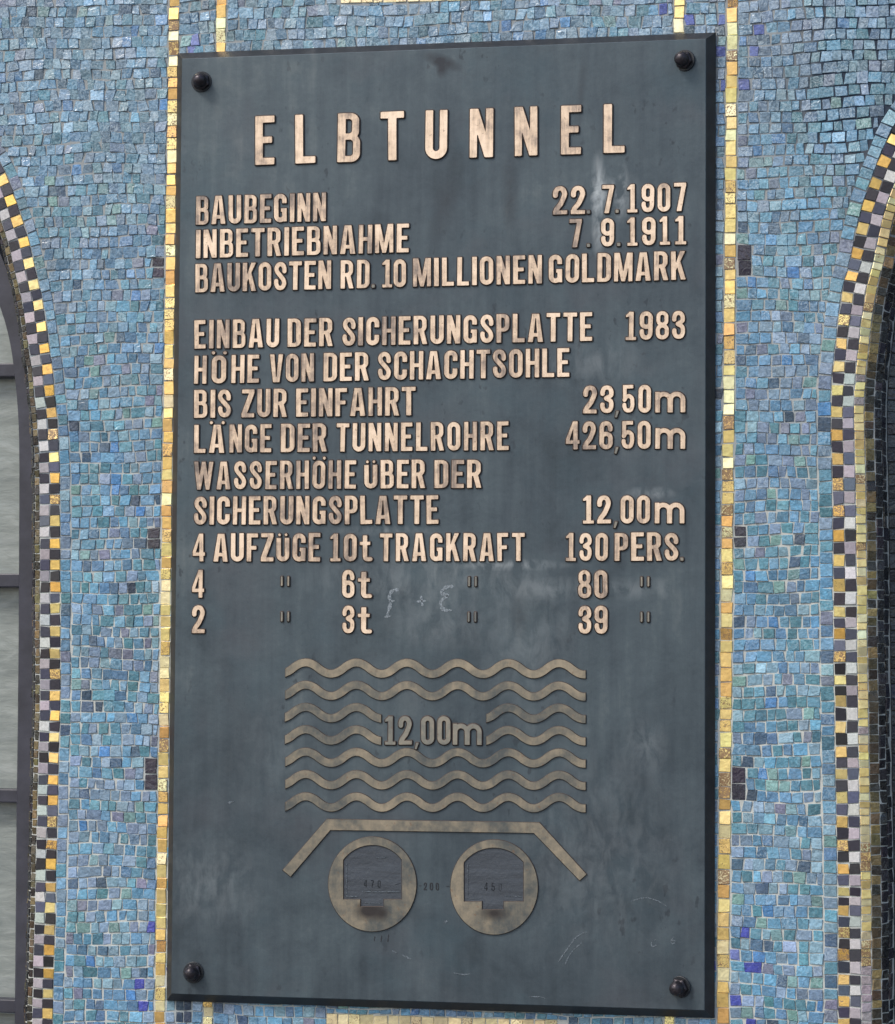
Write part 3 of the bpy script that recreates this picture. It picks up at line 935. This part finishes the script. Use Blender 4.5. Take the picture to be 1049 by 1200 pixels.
        g.U(g.path([(a, .68), (a, .77), (a + .05, .885), (w / 2, 1 - a), (w - a - .05, .885), (w - a, .76), (w - a - .02, .63), (w * .42, .53)], s_ - .015),
            g.path([(w * .42, .53), (w - a - .02, .43), (w - a, .25), (w - a - .05, .115), (w / 2, a), (a + .05, .115), (a, .22), (a, .32)], s_ - .015))
    elif c == '4': g = Gl(.46); g.U(g.poly((0, .2), (.40, .2), (.40, 1), (.24, 1), (0, .36))); g.S(g.poly((.12, .325), (.25, .325), (.25, .76))); g.U(g.box(.25, 0, .40, 1), g.box(0, .2, .46, .325))
    elif c == '5': g = Gl(.45); w = .45; g.U(g.box(.03, .865, w - .04, 1), g.box(.03, .45, .17, 1), g.path([(a + .0, .45), (a + .06, .56), (w / 2 + .03, .60), (w - a - .015, .52), (w - a, .4), (w - a, .25), (w - a - .05, .115), (w / 2, a), (a + .05, .115), (a, .22), (a, .3)], s_ - .02))
    elif c in '69':
        g = Gl(.45); w = .45
        g.U(g.ring(0, 0, w, .62, s_ - .01), g.path([(a, .25), (a, .55), (a, .76), (a + .05, .885), (w / 2, 1 - a), (w - a - .05, .885), (w - a, .77), (w - a, .69)], s_ - .01))
        if c == '9': g = g.flip()
    elif c == '7': g = Gl(.43); g.U(g.box(0, .865, .43, 1), g.poly((.09, 0), (.26, 0), (.43, .92), (.27, .92)))
    elif c == '8': g = Gl(.45); g.U(g.ring(.02, .46, .43, 1, s_ - .03), g.ring(0, 0, .45, .56, s_ - .02))
    elif c == 'm':
        g = Gl(1.02)
        r1, r2 = g.ring(0, -1, .585, .74, .165, .21), g.ring(.435, -1, 1.02, .74, .165, .21)
        g.U(r1, r2); g.U(g.box(0, 0, .165, .74)); g.I(-g.Y)
    elif c == 't': g = Gl(.36); g.U(g.box(.10, .15, .255, .93), g.box(0, .58, .36, .70), g.path([(.178, .35), (.178, .2), (.2, .1), (.27, .068), (.37, .075)], .15)); g.I(-g.Y)
    elif c == ',': g = Gl(.15, -.35); g.U(g.poly((.0, -.16), (.07, -.16), (.15, .07), (.04, .07)))
    elif c == '.': g = Gl(.13); g.U(g.box(0, 0, .12, .12, .03))
    elif c == '"': g = Gl(.33); g.U(g.box(0, .42, .07, .76, .02), g.box(.24, .42, .31, .76, .02))
    if c == 'Ö': g.dots(.23, 1.09, .185, .058)
    if c == 'Ä': g.dots(.26, 1.07, .2, .058)
    return g

def contours(g, blur=1):
    d = g.d.copy()
    for _ in range(blur):
        p = np.pad(d, 1, 'edge')
        d = (p[:-2, 1:-1] + p[2:, 1:-1] + p[1:-1, :-2] + p[1:-1, 2:] + 4 * p[1:-1, 1:-1]) / 8
    nx, ny = len(g.x), len(g.y)
    ins = d < 0
    segs = {}
    def ex(i, j): # crossing on horizontal edge (i,j)-(i+1,j)
        t = d[j, i] / (d[j, i] - d[j, i + 1]); return (g.x[i] + t * NRES, g.y[j])
    def ey(i, j):
        t = d[j, i] / (d[j, i] - d[j + 1, i]); return (g.x[i], g.y[j] + t * NRES)
    cell = ins[:-1, :-1] * 1 + ins[:-1, 1:] * 2 + ins[1:, 1:] * 4 + ins[1:, :-1] * 8
    js, is_ = np.nonzero((cell > 0) & (cell < 15))
    nxt = {}
    pt = {}
    TB = {1: [('L', 'B')], 2: [('B', 'R')], 3: [('L', 'R')], 4: [('R', 'T')], 5: [('L', 'B'), ('R', 'T')], 6: [('B', 'T')], 7: [('L', 'T')],
          8: [('T', 'L')], 9: [('T', 'B')], 10: [('B', 'R'), ('T', 'L')], 11: [('T', 'R')], 12: [('R', 'L')], 13: [('R', 'B')], 14: [('B', 'L')]}
    for j, i in zip(js.tolist(), is_.tolist()):
        for (a, b) in TB[int(cell[j, i])]:
            ks = []
            for e in (a, b):
                k = {'B': ('x', i, j), 'T': ('x', i, j + 1), 'L': ('y', i, j), 'R': ('y', i + 1, j)}[e]
                if k not in pt: pt[k] = ex(k[1], k[2]) if k[0] == 'x' else ey(k[1], k[2])
                ks.append(k)
            nxt[ks[0]] = ks[1]
    loops = []
    while nxt:
        k0 = next(iter(nxt)); k = k0; lp = []
        while k in nxt:
            lp.append(pt[k]); k = nxt.pop(k)
            if k == k0: break
        if len(lp) > 6: loops.append(simplify(lp))
    return loops

def simplify(lp, tol=0.0032):
    P = np.array(lp)
    # split the loop at two far points, Douglas-Peucker each half
    k = int(np.argmax(np.linalg.norm(P - P[0], axis=1)))
    def dp(Q):
        if len(Q) < 3: return [0, len(Q) - 1]
        a, b = Q[0], Q[-1]; L = np.linalg.norm(b - a)
        e = np.abs(np.cross(b - a, Q - a)) / L if L > 1e-9 else np.linalg.norm(Q - a, axis=1)
        m = int(np.argmax(e))
        if e[m] < tol: return [0, len(Q) - 1]
        l = dp(Q[:m + 1]); r = dp(Q[m:])
        return l + [x + m for x in r[1:]]
    A = P[:k + 1]; B = np.vstack([P[k:], P[:1]])
    ia, ib = dp(A), dp(B)
    return [tuple(A[i]) for i in ia] + [tuple(B[i]) for i in ib[1:-1]]

def relief_mesh(name, loops, thick, chamfer, mats):
    """raised relief from outline loops in the local x-z plane, face toward -Y at y=-thick"""
    cu = bpy.data.curves.new(name, 'CURVE')
    cu.dimensions = '2D'; cu.fill_mode = 'BOTH'
    for lp in loops:
        sp = cu.splines.new('POLY'); sp.points.add(len(lp) - 1)
        for p, q in zip(sp.points, lp): p.co = (q[0], q[1], 0, 1)
        sp.use_cyclic_u = True
    cu.extrude = max(thick / 2 - chamfer, 0.0001); cu.bevel_depth = chamfer; cu.bevel_resolution = 0
    ob = bpy.data.objects.new(name, cu)
    scene.collection.objects.link(ob)
    dg = bpy.context.evaluated_depsgraph_get(); dg.update()
    me = bpy.data.meshes.new_from_object(ob.evaluated_get(dg))
    bpy.data.objects.remove(ob); bpy.data.curves.remove(cu)
    me.transform(Matrix.Rotation(math.pi / 2, 4, 'X'))
    me.transform(Matrix.Translation((0, -thick / 2 + 0.0003, 0)))
    me.name = name
    me.materials.clear()
    for m in mats: me.materials.append(m)
    me.polygons.foreach_set('use_smooth', [False] * len(me.polygons))
    me.polygons.foreach_set('material_index', [0 if p.normal.y < -0.95 else 1 for p in me.polygons])
    me.update()
    return me

_gc = {}
def glyph_data(c):
    if c not in _gc:
        g = glyph(c)
        g.d = g.d + 0.005
        _gc[c] = (g.w, contours(g))
    return _gc[c]
_mc = {}
def glyph_me(c, H, mat, thick=0.0021, ch=0.0013):
    key = (c, round(H, 3), mat, thick)
    if key not in _mc:
        w, lps = glyph_data(c)
        lps = [[(x * H, y * H) for x, y in lp] for lp in lps]
        _mc[key] = relief_mesh('letter', lps, thick, ch, [M[mat], M['side']])
    return _mc[key]

# ------------------------------------------------------------------ the plaque
plaque = empty('bronze_plaque', (0, 0, -PH / 2 - PB))
tag(plaque, 'dark patinated bronze plaque with raised lettering about a tunnel, bolted on the blue mosaic wall', 'plaque')
YF = -D_PL
bm = bmesh.new()
def ringv(hw, hh, y, r=0.0):
    return [bm.verts.new((sx * hw, y, sz * hh)) for sx, sz in ((-1, -1), (1, -1), (1, 1), (-1, 1))]
R0 = ringv(PW / 2, PH / 2, YF)
R1 = ringv(PW / 2 + 0.0007, PH / 2 + 0.0007, YF + 0.0005)
R2 = ringv(PW / 2 + PB, PH / 2 + PB, -0.0035)
R3 = ringv(PW / 2 + PB, PH / 2 + PB, -0.0008)
R4 = ringv(PW / 2 - 0.03, PH / 2 - 0.03, -0.0008)
f0 = bm.faces.new(R0)
for a, b in ((R0, R1), (R1, R2), (R2, R3), (R3, R4)):
    for i in range(4):
        f = bm.faces.new((a[i], b[i], b[(i + 1) % 4], a[(i + 1) % 4]))
        f.material_index = 1 if a is not R0 else 0
bmesh.ops.recalc_face_normals(bm, faces=bm.faces)
me = bpy.data.meshes.new('plate'); bm.to_mesh(me); bm.free()
me.materials.append(M['patina']); me.materials.append(M['edge'])
me.transform(Matrix.Translation(-plaque.location))
link(bpy.data.objects.new('plate', me), plaque)

def place(me, name, x, z, mirror=False, y=YF):
    o = bpy.data.objects.new(name, me)
    o.location = Vector((x, y, z)) - plaque.location
    o.rotation_euler = (0, rng.gauss(0, 0.008), 0) if name == 'letter' else (0, 0, 0)
    return link(o, plaque)

def word(txt, x0, x1, yl, yr, H_px, mat='face', name=None):
    """set a word between photo pixels x0..x1, baseline yl..yr, cap height H_px"""
    ax, az = W(x0, yl, YF); bx, bz = W(x1, yr, YF)
    tz = W(x0, yl - H_px, YF)[1]
    H = tz - az
    ws = [glyph_data(c)[0] * H for c in txt]
    extra = [0.0] * len(txt)
    tot = sum(ws)
    n = len(txt)
    scale = 1.0
    if n > 1:
        gap = (bx - ax - tot) / (n - 1)
        if gap < 0.0012:
            gap = 0.0014; scale = (bx - ax - gap * (n - 1)) / tot
        elif gap > 0.0042 and tot / (n - 1) < 0.04:
            scale = min(1.13, (bx - ax - 0.0036 * (n - 1)) / tot); gap = (bx - ax - tot * scale) / (n - 1)
    else:
        gap = 0; scale = (bx - ax) / tot
    x = ax
    for c, w in zip(txt, ws):
        t = (x - ax) / max(1e-6, bx - ax)
        z = az + (bz - az) * t
        nm = 'letter' if c.isalnum() else ('ditto_mark' if c == '"' else 'punctuation_mark')
        mt = mat if nm == 'letter' else 'grey'
        o = place(glyph_me(c, H, mt), nm, x, z)
        o.scale = (scale * (1 if nm == 'letter' else 1 / scale), 1, 1)
        x += w * scale + gap

# the title, letter by letter
for c, xa, xb in zip('ELBTUNNEL', [300, 347, 396, 447, 499, 551, 604, 658, 708], [323, 371, 423, 475, 525, 579, 631, 682, 733]):
    y = 194 - (xa - 300) * 14 / 408
    ax, az = W(xa, y, YF); bx, _ = W(xb, y, YF); tz = W(xa, y - 57.5, YF)[1]
    H = tz - az
    o = place(glyph_me(c, H, 'face', 0.0024, 0.0014), 'letter', ax, az)
    o.scale = ((bx - ax) / (glyph_data(c)[0] * H), 1, 1)

def line(words, x0, y0, x1, y1, H):
    for w in words:
        txt, a, b = w[:3]
        f = lambda x: y0 + (y1 - y0) * (x - x0) / (x1 - x0)
        word(txt, a, b, f(a), f(b), H, *(w[3:]))
line([('BAUBEGINN', 230.5, 383), ('22', 649, 686.5), ('.', 688.5, 693), ('7', 706, 720), ('.', 722, 726.5), ('1907', 736, 805)], 230, 263.7, 805, 247.6, 33.2)
line([('INBETRIEBNAHME', 230.5, 480), ('7', 668.5, 683), ('.', 688.5, 693), ('9', 705, 720.5), ('.', 724, 728.5), ('1', 736, 748), ('9', 753, 769), ('1', 774, 786), ('1', 792, 805)], 230, 303, 805, 286.5, 33.2)
line([('BAUKOSTEN', 230, 389), ('RD', 400, 434), ('.', 436.5, 441), ('10', 449, 477), ('MILLIONEN', 485, 636), ('GOLDMARK', 644, 804.5)], 230, 343, 805, 328, 33.2)
line([('EINBAU', 229, 328), ('DER', 338, 391), ('SICHERUNGSPLATTE', 402, 695), ('1983', 734, 804)], 229, 409, 804, 397.5, 33.2)
line([('H', 228.5, 243), ('Ö', 249, 266), ('HE', 272, 304.5), ('VON', 317, 369), ('DER', 380, 433), ('SCHACHTSOHLE', 444, 668)], 228, 450, 667, 441.7, 32.8)
line([('BIS', 228.5, 272), ('ZUR', 284, 337), ('EINFAHRT', 348, 488), ('23', 684, 720), (',', 721.5, 727), ('50', 730, 763.5), ('m', 768.5, 804)], 229, 490, 804, 483.3, 32.8)
line([('L', 228.5, 242), ('Ä', 246, 264), ('NGE', 270, 319), ('DER', 330, 384), ('TUNNELROHRE', 395, 597), ('426', 664, 719), (',', 721, 727), ('50', 729, 763.5), ('m', 768.5, 804)], 228, 531, 804, 525.8, 33)
line([('WASSERHÖHE', 228, 418), ('ÜBER', 428, 499), ('DER', 510, 565)], 228, 574, 565, 571.8, 32.8)
line([('SICHERUNGSPLATTE', 228, 515), ('12', 684, 717), (',', 720, 725.5), ('00', 728, 762.5), ('m', 768, 803)], 228, 615, 803, 613.4, 33)
line([('4', 227, 241.5), ('AUFZÜGE', 251, 376), ('10t', 388, 435), ('TRAGKRAFT', 446, 616), ('130', 664, 713), ('PERS', 721, 796), ('.', 798, 802.5)], 227, 658.2, 803, 657.3, 32.6)
line([('4', 226, 240.5), ('"', 330, 341, 'grey'), ('6', 402, 416.5), ('t', 420, 434), ('"', 549.5, 560.5, 'grey'), ('80', 678.5, 713), ('"', 751.5, 763, 'grey')], 227, 700.5, 803, 701.5, 33)
line([('2', 226, 241), ('"', 330, 341, 'grey'), ('3', 402, 416.5), ('t', 420, 434), ('"', 549, 560, 'grey'), ('39', 678.5, 713), ('"', 751.5, 763, 'grey')], 227, 742, 803, 743, 33)
line([('12', 452, 484, 'grey'), (',', 487, 493), ('00', 494.5, 529, 'grey'), ('m', 531.5, 565.5, 'grey')], 452, 872.7, 566, 872.7, 33.5)

# water waves
def relief(name, loops_px, mat, thick, ch=0.0007):
    """raised piece from outlines given in photo pixels on the plaque face"""
    lps = [[W(x, y, YF) for x, y in lp] for lp in loops_px]
    cx = sum(p[0] for p in lps[0]) / len(lps[0]); cz = sum(p[1] for p in lps[0]) / len(lps[0])
    lps = [[(x - cx, z - cz) for x, z in lp] for lp in lps]
    me = relief_mesh(name, lps, thick, ch, [M[mat], M['side']])
    return place(me, name, cx, cz)
def wave(xa, xb, ytop):
    T = 59.35; th = 8.9
    up, lo = [], []
    n = int((xb - xa) / 2.6)
    for i in range(n + 1):
        x = xa + (xb - xa) * i / n
        ph = 2 * math.pi * (x - 537.3) / T
        c = math.cos(ph)
        # crests and troughs round, flanks nearly straight
        v = math.copysign(abs(c) ** 0.9, c) if abs(c) > 1e-6 else 0
        y = ytop + th / 2 + 6.4 - 6.6 * v + (x - 537) * 0.003
        sl = 6.6 * 2 * math.pi / T * math.sin(ph)
        L = math.hypot(1, sl)
        hw = th / 2
        ox, oy = -sl / L * hw, 1 / L * hw
        if i in (0, n): ox = 0; oy = hw * L * 1.0
        up.append((x - ox * -1 * -1, y - oy)); lo.append((x + ox, y + oy))
    return up + lo[::-1]
for k in range(7):
    yt = 772.6 + 26.15 * k
    if k in (2, 3):
        relief('wave_bar', [wave(335, 447.5, yt)], 'relief', 0.0021)
        relief('wave_bar', [wave(571, 687, yt)], 'relief', 0.0021)
    else:
        relief('wave_bar', [wave(335.5, 687, yt)], 'relief', 0.0021)
relief('tunnel_roof_bar', [[(384, 960), (633, 964), (688, 1024.5), (680, 1031.5), (626.5, 976), (388, 972.5), (341.5, 1027), (332.5, 1019.5)]], 'relief', 0.0021)
def tunnel(cx, cy, rx, ry, xl, xr, top, ys, yb, nl, nr, nb):
    out = [(cx + rx * math.cos(a), cy + ry * math.sin(a)) for a in np.linspace(0, 2 * math.pi, 72, endpoint=False)]
    inn = [(xl, yb), (xl, ys)]
    m = (xl + xr) / 2; hw = (xr - xl) / 2
    sag = ys - top; Rr = (hw * hw + sag * sag) / (2 * sag)
    a0 = math.asin(hw / Rr)
    for a in np.linspace(-a0, a0, 22)[1:-1]: inn.append((m + Rr * math.sin(a), top + Rr - Rr * math.cos(a)))
    inn += [(xr, ys), (xr, yb), (nr, yb), (nr, nb), (nl, nb), (nl, yb)]
    relief('tunnel_ring', [out, inn[::-1]], 'relief', 0.0021)
    relief('bore_panel', [inn], 'bore', 0.0008, 0.0001)
tunnel(437.3, 1036, 51.5, 55.3, 403, 472, 990, 1007.5, 1054, 423, 451, 1062.5)
tunnel(580, 1039.5, 51, 55.5, 544.3, 614.7, 993.2, 1010.5, 1056.5, 565.5, 591.5, 1066)
# small engraved figures of the section drawing
def small(txt, x0, x1, yb, H):
    ax, az = W(x0, yb, YF); bx = W(x1, yb, YF)[0]; Hm = W(x0, yb - H, YF)[1] - az
    ws = [glyph_data(c)[0] * Hm for c in txt]; gap = (bx - ax - sum(ws)) / (len(txt) - 1)
    x = ax
    for c, w in zip(txt, ws):
        key = (c, 'small', round(Hm, 3))
        if key not in _mc:
            g = glyph(c)
            g.d = g.d + 0.02
            _mc[key] = relief_mesh('dimension_figure', [[(u * Hm, v * Hm) for u, v in lp] for lp in contours(g)], 0.0008, 0.0001, [M['engraved'], M['engraved']])
        place(_mc[key], 'dimension_figure', x, az); x += w + gap
small('470', 427, 447, 1040, 9)
small('200', 497, 515, 1043, 9)
small('450', 568, 589, 1044, 10)
def mark(name, pts, wpx, mat, th=0.0005):
    """narrow flat stroke on the plaque face"""
    n = len(pts); L, Rr = [], []
    for i, (x, y) in enumerate(pts):
        a = pts[max(i - 1, 0)]; b = pts[min(i + 1, n - 1)]
        dx, dy = b[0] - a[0], b[1] - a[1]; l = math.hypot(dx, dy)
        w = wpx / 2 * (0.5 + 0.8 * rng.random()) * (0.35 if i in (0, n - 1) else 1)
        L.append((x - dy / l * w, y + dx / l * w)); Rr.append((x + dy / l * w, y - dx / l * w))
    lp = [W(x, y, YF) for x, y in L + Rr[::-1]]
    V = [(x, YF - th, z) for x, z in lp] + [(x, YF + 0.0002, z) for x, z in lp]
    m = len(lp)
    Fc = [(i, i + 1, m - 2 - i, m - 1 - i) for i in range(n - 1)]
    Fc += [(i, (i + 1) % m, m + (i + 1) % m, m + i) for i in range(m)]
    mesh_obj(name, V, Fc, M[mat], plaque)
for pts in ([(491.5, 1038), (494.5, 1038)], [(523, 1038.5), (527, 1038.5)], [(405.5, 1034), (412, 1032)], [(463, 1037), (470.5, 1035)]):
    mark('dimension_tick', pts, 1.6, 'engraved')
for pts in ([(405, 1050), (413, 1050.5), (421, 1050.5)], [(425, 1044.5), (447, 1045), (470, 1045)], [(428, 1058), (448, 1058.5)], [(547, 1052.5), (563, 1053)],
            [(592, 1050), (612, 1050.5)], [(441, 1005), (458, 1004.5)], [(549, 1012), (549, 1050)], [(407, 1012), (407, 1048)]):
    mark('section_line', pts, 1.0, 'faint', 0.0012)
# faint scratched and chalked scribbles
def sm(pts, k=4):
    P = np.array(pts, float); n = len(P); o = []
    for i in range(n - 1):
        p0, p1, p2, p3 = P[max(i - 1, 0)], P[i], P[i + 1], P[min(i + 2, n - 1)]
        for t in np.linspace(0, 1, k, endpoint=False):
            o.append(tuple(0.5 * ((2 * p1) + (-p0 + p2) * t + (2 * p0 - 5 * p1 + 4 * p2 - p3) * t * t + (-p0 + 3 * p1 - 3 * p2 + p3) * t ** 3)))
    o.append(tuple(P[-1])); return o
for pts, w in (([(468, 692), (462, 691), (457, 698), (458, 708), (454, 722)], 1.6), ([(456, 705), (463, 704)], 1.3), ([(451, 723), (459, 722)], 1.2),
               ([(489, 705), (500, 704)], 1.3), ([(494, 698), (496, 711)], 1.3), ([(532, 687), (522, 689), (518, 695), (527, 698)], 1.8),
               ([(526, 698), (517, 705), (520, 714), (530, 715)], 1.6), ([(769, 1101), (764, 1104), (765, 1109), (771, 1107)], 1.1),
               ([(790, 1098), (787, 1103), (789, 1106), (792, 1103), (788, 1102)], 1.2), ([(460, 1114), (466, 1117)], 1.2), ([(472, 1119), (478, 1122), (482, 1124)], 1.6),
               ([(532, 1140), (543, 1142), (553, 1141)], 1.2), ([(621, 1168), (632, 1168), (640, 1170)], 1.0), ([(655, 1127), (664, 1114), (676, 1098), (688, 1092)], 1.3),
               ([(663, 1130), (670, 1116), (683, 1104)], 1.0), ([(740, 1056), (757, 1052), (772, 1056), (782, 1062)], 1.0), ([(268, 941), (275, 939)], 2.4),
               ([(521, 1081), (525, 1079)], 2.2), ([(440, 1097), (439, 1103)], 1.2), ([(448, 1096), (447, 1104)], 1.2), ([(456, 1095), (455, 1104)], 1.2)):
    dk = pts[0][1] in (1097, 1096, 1095)
    mark('scratch_mark', sm(pts), w * (2.3 if 680 < pts[0][1] < 730 else 1.2), 'engraved' if dk else ('chalk' if pts[0][1] < 730 else 'faint'), 0.0003)

# ------------------------------------------------------------------ bolts: washer, hexagon and dome
def make_bolt(px, py, tilt, turn, dome_r=0.0082, rise=0.0105):
    x, z = W(px, py, YF)
    root = bpy.data.objects.new('bolt', None)
    bm = bmesh.new()
    hexr = 0.0106
    hh = 0.0065
    rings = []
    def loop(pts, y): 
        r = [bm.verts.new((a, y, b)) for a, b in pts]; rings.append(r); return r
    hx = lambda r, k=36: [(r * math.cos(t) / max(math.cos(((t) % (math.pi / 3)) - math.pi / 6), .1) * math.cos(math.pi / 6), r * math.sin(t) / max(math.cos(((t) % (math.pi / 3)) - math.pi / 6), .1) * math.cos(math.pi / 6)) for t in [2 * math.pi * i / k for i in range(k)]]
    ci = lambda r, k=36: [(r * math.cos(2 * math.pi * i / k), r * math.sin(2 * math.pi * i / k)) for i in range(k)]
    loop(hx(hexr), -0.0008); loop(hx(hexr), -hh); loop(hx(hexr * 0.9), -hh - 0.0010)
    loop(ci(dome_r), -hh - 0.0014); loop(ci(dome_r), -hh - 0.0045)
    for i in range(1, 8):
        a = i * math.pi / 2 / 8
        loop(ci(dome_r * math.cos(a)), -hh - 0.0045 - rise * 0.75 * math.sin(a))
    for a, b in zip(rings, rings[1:]):
        for i in range(36):
            bm.faces.new((a[i], a[(i + 1) % 36], b[(i + 1) % 36], b[i]))
    bm.faces.new(rings[-1][::-1])
    bmesh.ops.recalc_face_normals(bm, faces=bm.faces)
    me = bpy.data.meshes.new('bolt'); bm.to_mesh(me); bm.free()
    me.materials.append(M['bolt'])
    me.polygons.foreach_set('use_smooth', [True] * len(me.polygons))
    me.set_sharp_from_angle(angle=math.radians(32))
    o = bpy.data.objects.new('bolt', me)
    bpy.data.objects.remove(root)
    o.location = Vector((x, YF, z)) - plaque.location
    o.rotation_euler = (tilt[0], turn, tilt[1])
    link(o, plaque)
    # washer
    bm = bmesh.new()
    A = [bm.verts.new((0.0124 * math.cos(t), 0.0006, 0.0124 * math.sin(t))) for t in [2 * math.pi * i / 36 for i in range(36)]]
    B = [bm.verts.new((0.0124 * math.cos(t), -0.0012, 0.0124 * math.sin(t))) for t in [2 * math.pi * i / 36 for i in range(36)]]
    Cc = [bm.verts.new((0.0118 * math.cos(t), -0.0017, 0.0118 * math.sin(t))) for t in [2 * math.pi * i / 36 for i in range(36)]]
    for a, b in ((A, B), (B, Cc)):
        for i in range(36): bm.faces.new((a[i], a[(i + 1) % 36], b[(i + 1) % 36], b[i]))
    bm.faces.new(Cc)
    bmesh.ops.recalc_face_normals(bm, faces=bm.faces)
    me = bpy.data.meshes.new('washer'); bm.to_mesh(me); bm.free(); me.materials.append(M['edge'])
    me.polygons.foreach_set('use_smooth', [True] * len(me.polygons)); me.set_sharp_from_angle(angle=math.radians(30))
    w = bpy.data.objects.new('washer', me)
    link(w, o)
make_bolt(237, 96, (0.0, 0.06), 0.4)
make_bolt(803, 71, (0.0, -0.25), 0.2)
make_bolt(227.5, 1139.5, (0.0, 0.0), 0.25)
make_bolt(798, 1156.5, (0.1, -0.3), 0.1)
